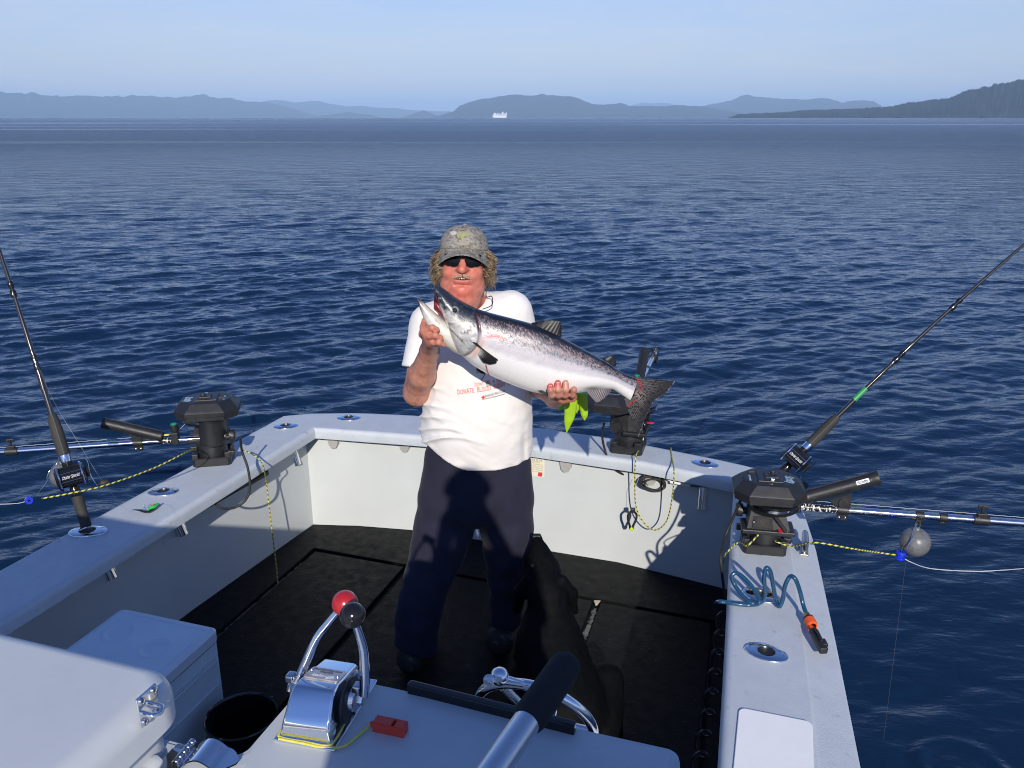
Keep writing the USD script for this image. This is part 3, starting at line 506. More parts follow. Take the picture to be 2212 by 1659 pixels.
kb = Y(1078, 1463, Z(1078, 1470, 1.34)[1]); kd = unit(kb - wcn - an_ * ((kb - wcn) @ an_)); rimp = wcn + kd * RW; kb = Y(1079, 1461, rimp[1] - .005); kr = 20 / ppm(kb)
kn = part(sw, 'spinner_knob', cat(ball(kr, kb, 4), rod(rimp, kb, .0055, 14)), CHROME, smooth=60)
kb2 = Y(1056, 1469, rimp[1] - .02); part(kn, 'clamp_bolt', cat(put(lathe([(0, .006), (.0045, .006), (.006, .004), (.0095, .003), (.0095, -.004), (0, -.004)], 20), zframe(unit(C0 - kb2), kb2)), rod(kb2, rimp, .0045, 10)), STEEL)
part(sw, 'column', rod(wcn - an_ * .01, wcn - an_ * .01 + E2w * .22, .018, 20), BLACKG)
# cooler on the deck
ck = [Z(265, 1312, .5), Z(470, 1355, .5)]; cx_ = unit(ck[1] - ck[0]); cy_ = np.cross(UP, cx_); cw = np.linalg.norm(ck[1] - ck[0]) + .012; cl_ = .60
COOL = mat('grey_cooler_plastic', (0.60, 0.68, 0.73), 0.4, var=.04, bump=.3, bscale=260, rvar=.06); co = ck[1] + cx_ * .004 + cy_ * .004
def CK(x, y, z): return co - cx_ * x - cy_ * y + UP * (z - .5)
cool = thing('cooler', 'grey cooler with two cup rings in its lid', 'cooler', CK(cw / 2, cl_ / 2, 0))
cf = frame(-cx_, -cy_, UP); cf[:3, 2] = UP
def ctop(x, y):
    h = np.zeros_like(x); e = np.minimum(np.minimum(x, cw - x), np.minimum(y, cl_ - y)); h -= .010 * np.clip(1 - e / .018, 0, 1) ** 2; h += .0025 * (np.clip((e - .022) / .004, 0, 1) - np.clip((e - .030) / .004, 0, 1))
    for px, py in ((cw - .105, .13), (.125, .165)):
        d = np.hypot(x - px, y - py); h += .003 * np.exp(-((d - .050) / .005) ** 2) - .006 * (1 / (1 + np.exp((d - .040) / .0025)))
    return h
gx, gy = np.meshgrid(np.linspace(0, cw, 110), np.linspace(0, cl_, 160), indexing='ij'); rr = .03
def roundxy(x, y):
    qx, qy = np.clip(x, rr, cw - rr), np.clip(y, rr, cl_ - rr); dx, dy = x - qx, y - qy; d = np.hypot(dx, dy); m = np.maximum(np.abs(dx), np.abs(dy)); k = np.where(d > 1e-9, m / np.maximum(d, 1e-9), 1); return qx + dx * k, qy + dy * k
X_, Y_ = roundxy(gx, gy); Vt_ = A([CK(0, 0, .5)]) - X_[..., None] * cx_ - Y_[..., None] * cy_ + (ctop(gx, gy))[..., None] * UP; lidm = grid_mesh(Vt_)
if lidm.face_normals[:, 2].mean() < 0: lidm.invert()
sh = sg.box(0, 0, cw, cl_).buffer(-rr).buffer(rr, quad_segs=8); fr_ = np.eye(4); fr_[:3, 0], fr_[:3, 1], fr_[:3, 2], fr_[:3, 3] = -cx_, -cy_, UP, CK(0, 0, 0)
part(cool, 'lid', cat(lidm, put(prism(sh, .458, .488), fr_)), COOL, smooth=45)
part(cool, 'lid_seam', put(prism(sh.buffer(-.006), .45, .459), fr_), BLACKP, smooth=30)
bdy = part(cool, 'body', put(prism(sh.buffer(-.003), .0, .451), fr_), COOL, smooth=40)
ff = frame(-cy_, UP, cx_)                                        # the side that faces the cockpit
for z, L, o in ((.415, .38, .03), (.392, .40, .03), (.30, .44, .03)): part(bdy, 'rib', put(rbox(L, .006, .005, .002), at(ff, CK(-.002, o + L / 2, z))), COOL)
lettering(bdy, 'Coleman', .020, at(ff, CK(-.0005, .31, .352)), COOL, width=.12, depth=.003, bold=True)
# bucket
bc = A([-.883, 2.265, 0]); ENAMEL = mat('black_enamel', (0.01, 0.009, 0.009), 0.12, var=.2, coat=.4)
bk = thing('bucket', 'round black enamel bucket beside the cooler', 'bucket', bc)
part(bk, 'pail', put(lathe([(0, .004), (.088, .004), (.096, .03), (.106, .285), (.1085, .293), (.1135, .297), (.117, .292), (.117, .287), (.112, .283), (.110, .24), (.104, .02), (.098, 0), (0, 0)], 56), at(np.eye(4), bc)), ENAMEL, smooth=35)
part(bk, 'bail', tube(bez([bc + A([.115 * math.cos(t), .115 * math.sin(t) * .99, .262 - .05 * math.sin((t - 2.7) / 3.1 * math.pi)]) for t in np.linspace(2.75, 5.8, 14)], 60), .0025, 8), STEEL)
for s in (1, -1): part(bk, 'ear', put(rbox(.012, .03, .03, .004), at(np.eye(4), bc + A([s * .116 * .6, s * .116 * .8, .27]))), ENAMEL)
# ---------------------------------------------------------------- downriggers
LBL = usdkit.material(stage, '/World/Looks/boom_label', {'g': ('geometry', {}), 'm': ('mapping', {'scale': (170, 170, 40)}), 'n': ('noise_texture', {'scale': 1.0, 'detail': 2}), 'r': ('rgb_ramp', {'ramp': [(.56, (.012, .012, .014)), (.58, (.75, .76, .78))]}), 'p': ('principled_bsdf', {'roughness': .35})},
    [('g.position', 'm.vector'), ('m.vector', 'n.vector'), ('n.fac', 'r.fac'), ('r.color', 'p.base_color')], surface='p.BSDF')
GREYL = paint('pale_blue_print', (0.35, 0.48, 0.62), 0.5)
BOOMM = mat('polished_boom', (0.78, 0.77, 0.80), 0.12, 1.0, var=.04)
def downrigger(label, base, ang, cfg):
    x = A([math.cos(ang), math.sin(ang), 0]); y = A([-x[1], x[0], 0]); s = cfg.get('scale', 1.0)
    def L(a, b, c): return base + (x * a + y * b + UP * c) * s
    lo_ = (x * cfg.get('lx', 0) + y * cfg.get('ly', 0)) * s
    def at_(m, o, X=x, Yv=y, Zv=UP): m = m.copy(); m.apply_scale(s); return put(m, frame(X, Yv, Zv, o))
    t = thing('downrigger', label, 'downrigger', base)
    sq = sg.box(-.078, -.07, .078, .07).buffer(-.012).buffer(.012, join_style=3)
    part(t, 'base', cat(at_(prism(sq, 0, .036, .005), base), *[at_(rbox(.026, .03, .03, .004), L(a, b, .042)) for a, b in ((-.066, -.05), (.066, -.05), (-.066, .05), (.066, .05))]), BLACKP, smooth=35)
    part(t, 'pedestal', at_(lathe([(0, .034), (.060, .034), (.062, .05), (.058, .078), (.066, .082), (.066, .094), (0, .094)], 36), base), BLACKP, smooth=35)
    for a, b in ((-.082, .05), (.082, -.03)): part(t, 'lug', at_(rbox(.03, .022, .022, .004), L(a, b, .05)), BLACKP)
    # frame on one side, motor column on the other
    fr = part(t, 'frame', cat(at_(hull([(-.075, -.075, .09), (.085, -.075, .09), (-.075, -.005, .09), (.085, -.005, .09), (-.06, -.055, .175), (.06, -.055, .175), (-.06, -.0, .175), (.06, -.0, .175)]), base), at_(rbox(.19, .10, .018, .005), L(.004, -.035, .098))), BLACKP, smooth=30)
    part(fr, 'cover_panel', at_(hull([(-.055, -.0775, .108), (.02, -.0775, .108), (.015, -.0625, .155), (-.05, -.0625, .155)]), base), RUBBER, smooth=30)
    for a, c in ((-.05, .135), (.07, .105)): part(fr, 'bolt', at_(lathe([(0, .005), (.0035, .0045), (.0055, .001), (.0055, 0)], 12), L(a, -.0745 + .12 * (c - .105), c), x, UP, -y), STEEL)
    part(fr, 'red_plug', at_(lathe([(0, .034), (.0025, .034), (.004, .03), (.0085, .03), (.0085, 0), (0, 0)], 18), L(.042, -.066, .112), x, -UP * .35 + y * .94, unit(-y * .94 + UP * -.0 + x * .1)), REDM, smooth=40)
    part(fr, 'crank_arm', at_(rbox(.012, .012, .105, .003), L(.035, -.076, .148), unit(x * .8 + UP * .6), -y, unit(UP * .8 - x * .6)), BLACKP)
    part(t, 'motor_column', at_(lathe([(0, .09), (.052, .09), (.057, .10), (.057, .175), (.062, .2), (.062, .215), (0, .215)], 32), L(-.012, .025, 0)), BLACKP, smooth=35)
    kn_ = part(t, 'clamp_knob', at_(cat(lathe([(0, .03), (.022, .03), (.026, .024), (.026, .006), (.012, 0), (.012, -.02)], 12), rbox(.052, .013, .02, .004)), L(-.075, .045, .125), y, UP, -x), BLACKP, smooth=30)
    part(t, 'spool', at_(lathe([(0, .178), (.088, .178), (.092, .182), (.083, .188), (.083, .2), (.094, .206), (.094, .211), (0, .211)], 44), L(.018, -.022, 0)), BLACKG, smooth=35)
    part(t, 'wound_cable', at_(lathe([(.0835, .187), (.087, .189), (.087, .199), (.0835, .201)], 40), L(.018, -.022, 0)), STEEL)
    # lid: eight-sided, walls then a broad bevel
    def oct_(a0, a1, b0, b1, c): return [(a0 + c, b0), (a1 - c, b0), (a1, b0 + c), (a1, b1 - c), (a1 - c, b1), (a0 + c, b1), (a0, b1 - c), (a0, b0 + c)]
    lay = lambda o, h: [(p[0], p[1], h) for p in o]
    low, mid, hi = oct_(-.128, .128, -.108, .108, .05), oct_(-.128, .128, -.108, .108, .05), oct_(-.098, .1, -.08, .08, .045)
    lb = hull(lay(oct_(-.12, .12, -.1, .1, .05), .213), lay(oct_(-.124, .124, -.104, .104, .05), .217), lay(oct_(-.124, .124, -.104, .104, .05), .232)); lt = hull(lay(low, .234), lay(mid, .25), lay(oct_(-.124, .124, -.104, .104, .05), .256), lay(hi, .283), lay(oct_(-.09, .092, -.072, .072, .042), .286))
    lidp = part(t, 'lid', at_(cat(lb, lt), base + lo_), BLACKP, smooth=25)
    part(lidp, 'cap_boss', at_(cat(rbox(.09, .1, .008, .003), *[put(rbox(.05, .05, .012, .003), trimesh.transformations.translation_matrix([.006, 0, .004]))]), L(.0, 0, .287) + lo_), BLACKP, smooth=30)
    part(lidp, 'knob', at_(cat(lathe([(0, .014), (.009, .014), (.011, .011), (.011, 0)], 16), rbox(.03, .008, .012, .002)), L(.012, .012, .294) + lo_), BLACKP)
    part(lidp, 'catch', at_(rbox(.024, .012, .01, .002), L(-.062, .03, .288) + lo_), BLACKP); part(lidp, 'switch', at_(rbox(.014, .02, .008, .002), L(.006, -.03, .293) + lo_), STEEL)
    sgn = cfg.get('flip', 1)
    lettering(lidp, 'Scotty', .030 * s, frame(-y * sgn, x * sgn, UP, L(.072, -.015 * sgn, .2866) + lo_), GREYL, width=.062 * s, bold=True, shear=.3)
    lettering(lidp, 'DEPTHPOWER', .007 * s, frame(-y * sgn, x * sgn, UP, L(-.072, -.02 * sgn, .2866) + lo_), GREYL, width=.05 * s)
    # boom and what is clamped to it
    zb_ = cfg.get('zb', .215); Lb = cfg['len']; d = unit(x + UP * cfg.get('rise', 0)); bo_ = base + UP * zb_ + x * .03
    def K(a): return bo_ + d * (a - .03)
    bu = np.cross(d, -y) if np.cross(d, -y)[2] > 0 else -np.cross(d, -y); bu = unit(bu)
    part(t, 'boom', rod(K(.03), K(Lb), .0135, 24), BOOMM, smooth=40)
    pk = cfg['post']
    po = part(t, 'release_post', cat(put(rbox(.032, .042, .058, .004), frame(d, np.cross(bu, d), bu, K(pk) + bu * .012)), put(lathe([(0, .066), (.017, .066), (.02, .062), (.02, .045), (.016, .03)], 20), frame(d, np.cross(bu, d), bu, K(pk) + bu * .012))), BLACKP, smooth=35)
    part(po, 'green_button', put(lathe([(0, .0705), (.012, .0705), (.0135, .069), (.0135, .066)], 20), frame(d, np.cross(bu, d), bu, K(pk) + bu * .012)), GREEN)
    part(t, 'cable', cat(tube([L(.06, -.105, .197), K(pk) - y * .012 * sgn + bu * .03], .0011, 6), tube([K(pk) + bu * .028, K(Lb) + bu * .02], .0008, 6)), LINE)
    part(t, 'yellow_stop', put(lathe([(0, 0), (.004, .002), (.0045, .02), (.003, .028), (0, .028)], 12), zframe(d, K(pk + .025) + bu * .028)), YEL)
    part(t, 'label_sleeve', rod(K(cfg['lbl'][0]), K(cfg['lbl'][1]), .0138, 24), LBL, label='black sticker with white print on the boom')
    c = cfg['clamp']; side = y * cfg.get('hside', 1)
    hb = part(t, 'rod_holder_bracket', cat(rod(K(c - .021), K(c + .021), .0185, 24, bev=.002), put(rbox(.036, .02, .03, .003), frame(d, np.cross(bu, d), bu, K(c) - bu * .024)), put(prism([(-.024, 0), (.026, 0), (.024, .062), (-.052, .03)], -.007, .007, .002), frame(d, bu, np.cross(d, bu), K(c) + bu * .008)), put(lathe([(0, .011), (.019, .011), (.022, .008), (.022, -.011), (0, -.011)], 24), zframe(np.cross(d, bu), K(c) + bu * .03))), BLACKP, smooth=35)
    for a in (-.01, .012): part(hb, 'bolt', put(lathe([(0, .004), (.003, .0035), (.0045, 0)], 12), zframe(unit(C0 - K(c)), K(c + a) - bu * .03 + unit(C0 - K(c)) * .012)), STEEL)
    td = unit(d * math.cos(cfg['tilt']) + bu * math.sin(cfg['tilt'])); tc = K(c) + bu * cfg.get('hup', .075) + d * cfg.get('toff', 0.0); TLn = .265
    to = tc - td * TLn * .56; tm = put(lathe([(.0195, .006), (.0195, .0), (.024, 0), (.0265, .004), (.0265, .012), (.0248, .016), (.0248, TLn - .028), (.0265, TLn - .02), (.0272, TLn - .003), (.0255, TLn), (.0215, TLn), (.0205, TLn - .01), (.0205, .03), (0, .03)], 36), zframe(td, to))
    tb = part(t, 'rod_holder_tube', cat(tm, put(rbox(.006, .004, TLn * .8, .001), frame(unit(np.cross(td, y)), np.cross(td, unit(np.cross(td, y))), td, to + td * TLn * .5 + unit(bu - td * (bu @ td)) * .0255))), BLACKP, smooth=35)
    if cfg.get('sticker'):
        fv = unit(C0 - tc); fv = unit(fv - td * (fv @ td)); sd = td if td[0] > 0 else -td; so = to + td * TLn * cfg['sticker'] + fv * .0247
        sk = part(tb, 'sticker', put(prism(sg.box(-.0225, -.0075, .0225, .0075).buffer(-.002).buffer(.002), 0, .0008), frame(sd, np.cross(fv, sd), fv, so)), WHITE, smooth=False, label='white sticker with black lettering'); lettering(sk, 'Scotty', .009, frame(sd, np.cross(fv, sd), fv, so + fv * .0009), BLACKG, width=.037, bold=True, shear=.25)
    for a in cfg.get('bands', ()): part(t, 'band', cat(rod(K(a - .014), K(a + .014), .0165, 24, bev=.0015), put(rbox(.02, .012, .016, .002), frame(d, np.cross(bu, d), bu, K(a) - bu * .017))), BLACKP)
    for a in cfg.get('clips', ()): part(t, 'line_clip', cat(rod(K(a - .026), K(a + .026), .0185, 24, bev=.0015), put(rbox(.034, .024, .018, .003), frame(d, np.cross(bu, d), bu, K(a) + bu * .02)), put(lathe([(0, .03), (.008, .03), (.008, .018), (.005, .016), (.005, 0)], 14), frame(d, np.cross(bu, d), bu, K(a) + bu * .026)), put(rbox(.034, .008, .014, .003), frame(d, np.cross(bu, d), bu, K(a) + bu * .052))), BLACKP)
    for a in cfg.get('pulleys', ()): part(t, 'pulley', cat(put(lathe([(0, .008), (.028, .008), (.022, 0), (.028, -.008), (0, -.008)], 28), zframe(y, K(a) - bu * .045)), put(rbox(.02, .03, .07, .004), frame(d, np.cross(bu, d), bu, K(a) - bu * .02)), rod(K(a - .03), K(a + .012), .019, 20, bev=.002)), BLACKP)
    if cfg.get('cord'): part(t, 'power_cord', tube(bez(cfg['cord'], 70), .0055, 10), CORD, smooth=60)
    return t, K, L, bu
rb = Z(1647, 1180, G) + A([0, 0.0, 0]); p0, p1 = Z(1720, 1095, G + .175), Z(2212, 1131, G + .175)
rt, RK, RL, rbu = downrigger('black electric downrigger on the right gunwale above the hose', rb, math.atan2(p1[1] - p0[1], p1[0] - p0[0]), dict(len=1.15, post=.105, lbl=(.128, .245), clamp=.27, tilt=math.radians(22), toff=.0, sticker=.78, bands=(.535, .615), clips=(.742,), zb=.175, hup=.095,
    cord=[Z(1602, 1075, G + .2), Z(1583, 1120, G + .10), Z(1566, 1160, G + .03), Z(1557, 1200, G + .01), Z(1560, 1240, G - .06), Z(1566, 1290, G - .2)]))
lb_ = Z(463, 994, G); p0, p1 = Z(430, 955, G + .115), Z(0, 985, G + .115)
lt, LK, LL, lbu = downrigger('black electric downrigger on the left gunwale, boom out over the water', lb_, math.atan2(p1[1] - p0[1], p1[0] - p0[0]), dict(len=1.1, post=.16, lbl=(.15, .23), clamp=.325, tilt=math.radians(19), toff=.03, bands=(.655,), clips=(.86,), zb=.115, hup=.07, flip=-1, scale=1.1,
    cord=[Z(519, 945, G + .21), Z(523, 975, G + .13), Z(535, 1010, G + .06), Z(540, 1048, G - .02), Z(532, 1078, G - .08), Z(508, 1096, G - .11), Z(480, 1098, G - .10), Z(462, 1085, G - .07)]))
bb_ = Z(1357, 968, G); p0, p1 = Z(1377, 884, G + .25), Z(1427, 776, G + .25)
bt, BK, BL, bbu = downrigger('black downrigger on the stern gunwale behind the fish tail', bb_, math.atan2(p1[1] - p0[1], p1[0] - p0[0]), dict(len=.98, post=.2, lbl=(.23, .32), clamp=.36, tilt=math.radians(35), bands=(.6,), clips=(.84,), pulleys=(.97,), zb=.235, lx=-.06, ly=.07, scale=1.12,
    cord=[Z(1305, 915, G + .21), Z(1301, 935, G + .14), Z(1304, 962, G + .05), Y(1318, 1000, 3.73), Y(1345, 1024, 3.76), Y(1375, 1028, 3.77), Y(1400, 1033, 3.75)]))
# weights, stops and lines that hang from the booms
def weight(label, hang, r, cat_='weight', M=LEAD):
    t = thing('downrigger_weight', label, cat_, hang - UP * (r + .02)); c = hang - UP * (r + .028)
    part(t, 'ball', cat(ball(r, c, 4), put(lathe([(.004, r + .008), (.009, r + .004), (.012, r - .004)], 14), at(np.eye(4), c))), M, smooth=True)
    part(t, 'shackle', tube([hang + A([.009 * math.cos(a), .0, -.012 + .016 * math.sin(a)]) for a in np.linspace(0, 2 * np.pi, 24)], .0022, 8), BRASS)
    part(t, 'snap', tube(bez([hang + A([-.004, -.004, -.004]), hang + A([-.018, -.01, -.03]), hang + A([-.036, -.04, -.05]), hang + A([-.05, -.05, -.085])], 20), .0022, 8), STEEL); return t
weight('round grey downrigger weight hanging under the right boom', RK(.535) - UP * .026, .0535)
weight('grey finned weight hanging behind the left fishing reel', LK(.665) - UP * .045, .060)
def stop(label, c, d):
    t = thing('line_stop', label, 'line stop', c)
    part(t, 'spool', put(lathe([(.006, -.016), (.015, -.016), (.018, -.012), (.018, -.006), (.012, -.004), (.012, .004), (.018, .006), (.018, .012), (.015, .016), (.006, .016), (.005, 0), (.006, -.016)], 28), zframe(d, c)), BLUE, smooth=35); return t
rst = RK(.468); rs_ = Y(1945, 1200, rst[1] - .03); stop('blue plastic stop hanging beside the right weight', rs_, unit(UP + A([.1, 0, 0])))
ls_ = Y(63, 1081, LK(.74)[1] - .05); stop('blue plastic stop beside the left fishing reel', ls_, unit(A([.5, -.75, .25])))
single('snap_line', cat(tube(bez([RK(.525) - UP * .05, Y(1958, 1165, rs_[1]), rs_ + UP * .012], 20), .0016, 6)), BRASS, 'short brass leader above the right blue stop', 'leader')
single('snap_line', cat(tube(bez([LK(.69) - UP * .075, Y(95, 1050, ls_[1]), ls_], 20), .0018, 6)), STEEL, 'short wire leader above the left blue stop', 'leader')
single('trolling_line', tube(bez([rs_, Y(1965, 1213, rs_[1]), Y(2010, 1228, rs_[1] - .05), Y(2100, 1234, rs_[1] - .1), Y(2160, 1232, rs_[1] - .12), Y(2260, 1224, rs_[1] - .2)], 60), .0016, 6), LINE, 'white line curving away from the right blue stop', 'line')
single('trolling_line', tube(bez([ls_, Y(30, 1088, ls_[1]), Y(-60, 1090, ls_[1])], 30), .0016, 6), LINE, 'white line running left from the left blue stop', 'line')
e = Z(1910, 1600, WZ); single('trolling_line', tube([Y(1957, 1212, rs_[1]), e - UP * .1], .0003, 5), LEAD, 'thin line dropping from the right stop into the water', 'line')
def ropething(label, pts, **k): t = thing('rope', label, 'rope', pts[0]); rope(t, 'strand', pts, **k); return t
ropething('yellow and black rope from the right downrigger to its blue stop', [RL(.03, -.072, .062), RL(.09, -.085, .055), Y(1760, 1172, 2.62), Y(1840, 1185, 2.62), Y(1900, 1194, rs_[1] + .01), rs_])
ropething('short yellow and black rope from the right downrigger over the inner edge', [RL(-.03, -.075, .085), RL(-.07, -.10, .05), Z(1595, 1172, G + .02), Z(1568, 1196, G + .004), Y(1562, 1215, 2.9)])
ropething('yellow and black rope from the left downrigger to its blue stop', [LL(.07, .02, .07), Y(400, 978, 3.3), Y(330, 1012, 3.15), Y(232, 1047, 3.0), Y(160, 1064, 2.93), Y(90, 1077, 2.9)])
ropething('yellow and black rope trailing from the left downrigger into the cockpit', [Z(525, 972, G + .06), Z(545, 981, G + .05), Z(562, 995, G + .03), Z(570, 1012, G + .006), Y(575, 1040, 3.68), Y(581, 1090, 3.66), Y(588, 1150, 3.64), Y(596, 1215, 3.6), Y(600, 1260, 3.57)])
hx_ = Z(1372, 1000, G)[1] - .02
ropething('yellow and black rope hanging in a loop down the transom', [BL(.05, -.07, .09), Z(1384, 966, G + .02), Y(1374, 985, hx_), Y(1371, 1040, hx_), Y(1374, 1095, hx_), Y(1390, 1128, hx_ - .03), Y(1415, 1145, hx_ - .06), Y(1440, 1125, hx_ - .1), Y(1452, 1075, hx_ - .14), Y(1456, 1020, hx_ - .16), Z(1452, 992, G + .006), Z(1449, 968, G + .006)], n=120)
# release clip hanging by the transom
ck_ = hx_ - .02; rc = thing('release_clip', 'black line release clip with a yellow tip hanging by the transom', 'clip', Y(1366, 1120, ck_))
for s in (-1, 1): part(rc, 'jaw', tube(bez([Y(1366 + s * 2, 1104, ck_), Y(1366 + s * 9, 1112, ck_), Y(1365 + s * 8, 1124, ck_), Y(1364 + s * 3.5, 1136, ck_), Y(1364 + s * 2.5, 1142, ck_)], 18), .0058, 8), BLACKP, smooth=60)
part(rc, 'head', put(rbox(.022, .016, .024, .005), at(np.eye(4), Y(1367, 1102, ck_))), BLACKP); part(rc, 'tip', put(rbox(.018, .012, .018, .004), at(np.eye(4), Y(1364, 1142, ck_))), LIME)
part(rc, 'leader', tube([Y(1367, 1098, ck_), Y(1369, 1060, ck_), Z(1372, 1010, G - .06) * A([1, 0, 1]) + A([0, ck_, 0])], .0008, 5), LINE)
# coil of cable and its plug, slung under the coaming
cz = Y(1410, 1045, 3.66); rng = np.random.default_rng(3); pts = []
for k in range(150):
    a = k / 150 * 2 * np.pi * 5.3; w = 1 + .13 * math.sin(a * .37 + 1); pts.append(cz + A([.055 * w * math.cos(a) + .008 * math.sin(a * .21), .012 * math.sin(a * 0.5), .034 * w * math.sin(a) + .006 * math.cos(a * .3)]) + A([.0, 0, -.20]) * .05 * math.cos(a))
cc_ = thing('cable_coil', 'coil of black cable slung under the stern coaming', 'cable', cz)
part(cc_, 'loops', tube(pts, .0042, 8), CORD, smooth=60)
part(cc_, 'tie', tube([cz + A([-.055 + .012 * math.cos(t), .0 + .014 * math.sin(t), .01]) for t in np.linspace(0, 6.28, 16)], .003, 6), BLACKP)
part(cc_, 'plug', cat(rod(Y(1448, 1041, 3.62), Y(1492, 1049, 3.58), .008, 14, .006), rod(Y(1430, 1028, 3.64), Y(1452, 1041, 3.62), .005, 10)), WHITE); part(cc_, 'lead', tube(bez([Y(1492, 1049, 3.58), Y(1515, 1051, 3.55), Y(1545, 1050, 3.5)], 16), .005, 8), mat('grey_cable', (.12, .12, .12), .5))
# placard on the transom
sp_ = B(np.interp(1, [0, 1], [1.27, 1.27]), -.118 + .006, .40); bb0 = None
def on_transom(u, v):
    b = 1.2
    for _ in range(6):
        aw = np.interp(b, [q[0] for q in tw], [q[1] for q in tw]); q = B(b, aw + .004); p = Y(u, v, q[1]); b = (p[:2] - BO) @ E1
    return p
s0, s1 = on_transom(1128, 1003), on_transom(1177, 1012); sxv = unit((s1 - s0) * A([1, 1, 0])); szv = np.cross(sxv, UP); CREAM = paint('cream_placard', (.78, .74, .58), .5, dirt=((.5, .45, .33), .6, .8, 30)); sc_ = (s0 + s1) / 2
szv = szv if szv @ (C0 - sc_) > 0 else -szv; sc_ = sc_ + szv * .004
sgp = thing('placard', 'cream warning placard with a red mark on the transom wall', 'sign', sc_); sw_ = np.linalg.norm(s1 - s0) / 2; shh = 21 / ppm(sc_)
FS = frame(sxv, UP, szv, sc_)
part(sgp, 'backing', put(prism(sg.box(-sw_ - .004, -shh - .004, sw_ + .004, shh + .004), 0, .003), FS), BLACKP); part(sgp, 'plate', put(prism(sg.box(-sw_, -shh, sw_, shh).buffer(-.008).buffer(.008), .003, .005), FS), CREAM)
GREYP = paint('grey_print', (.33, .31, .26), .6); lettering(sgp, 'DISCHARGE OF OIL', .010, at(FS, sc_ + szv * .0052 + UP * shh * .82), GREYP, width=sw_ * 1.7, bold=True)
lettering(sgp, 'PROHIBITED', .008, at(FS, sc_ + szv * .0052 + UP * shh * .60), GREYP, width=sw_ * 1.2)
for k, tx in enumerate(('The Federal Water Pollution Control Act', 'prohibits the discharge of oil or oily', 'waste into or upon the navigable waters', 'of the United States, or the waters of', 'the contiguous zone')): lettering(sgp, tx, .0052, at(FS, sc_ + szv * .0052 + UP * shh * (.36 - .2 * k)), GREYP, width=sw_ * (1.75 if k < 4 else 1.0))
part(sgp, 'red_mark', put(prism([(-.012, -.011), (.010, -.011), (.014, .012), (-.008, .012)], 0, .0006), at(FS, sc_ + szv * .005 + sxv * sw_ * .62 - UP * shh * .72)), paint('red_print', (.62, .05, .06), .5))
# gaff stowed under the left coaming
gf = [Z(150, 1262, .505), Z(576, 1020, .505)]; gv = unit(gf[1] - gf[0]); gfn = thing('gaff', 'dark gaff pole stowed under the left coaming', 'gaff', gf[0])
part(gfn, 'shaft', rod(gf[0], gf[1] - gv * .12, .0125, 16), mat('grey_shaft', (.06, .065, .07), .3, .3)); part(gfn, 'grip', rod(gf[1] - gv * .14, gf[1], .017, 18, bev=.004), RUBBER)
# hose with its nozzle
HOSE = mat('blue_hose', (0.012, 0.06, 0.13), 0.18, var=.15, coat=.5)
hp_ = [(130, 1170, -.10), (150, 1160, .0), (200, 1162, .012), (290, 1176, .012), (370, 1180, .012), (425, 1165, .03), (405, 1100, .05), (345, 1020, .075), (275, 966, .09), (240, 985, .08), (262, 1050, .05), (320, 1125, .03), (380, 1168, .022), (440, 1160, .02), (466, 1105, .06), (458, 1010, .12), (470, 935, .16), (498, 950, .15), (518, 1040, .09), (535, 1130, .03), (560, 1190, .012), (585, 1140, .04), (600, 1050, .10), (632, 990, .13), (668, 1005, .13), (700, 1090, .08), (722, 1180, .04), (748, 1256, .022)]
hpt = [Z(1504 + a * .32, 929 + b * .32, G + h) for a, b, h in hp_]
hose = thing('hose', 'coiled translucent blue hose lying on the right gunwale', 'hose', hpt[2]); part(hose, 'tubing', tube(bez(hpt, 320), .0072, 12), HOSE, smooth=60)
n0, n1, n2, n3 = (Z(1504 + a * .32, 929 + b * .32, G + h) for a, b, h in ((748, 1256, .022), (768, 1310, .024), (790, 1360, .024), (862, 1470, .012))); nd = unit(n3 - n0)
nz = part(hose, 'nozzle', cat(rod(n2 - nd * .004, n2 + nd * .05, .0135, 20, .011, .002), put(rbox(.026, .024, .075, .006), zframe(unit(nd + A([.05, 0, -.05])), n2 + nd * .055)), put(rbox(.018, .034, .03, .005), zframe(nd, n3 - nd * .006 + UP * .004)), tube(bez([n2 + nd * .005 + UP * .016, n2 + nd * .03 + UP * .022, n2 + nd * .07 + UP * .02], 12), .0045, 8)), BLACKP, smooth=35)
part(nz, 'brass_fitting', rod(n0 - nd * .008, n0 + nd * .018, .0125, 6, bev=.001), BRASS); part(nz, 'collar', cat(*[rod(n0 + nd * .012, n0 + nd * .024, .0178, 20, bev=.002)]), BLACKP, label='ribbed black collar'); part(nz, 'orange_ring', put(lathe([(.012, 0), (.018, 0), (.0185, .008), (.017, .014), (.0185, .020), (.0165, .03), (.012, .031)], 24), zframe(nd, n0 + nd * .022)), paint('orange_ring', (.85, .11, .02), .4)); part(nz, 'tip', put(rbox(.014, .022, .008, .003), zframe(nd, n3 + nd * .012)), paint('coral_tip', (.75, .22, .16), .5))
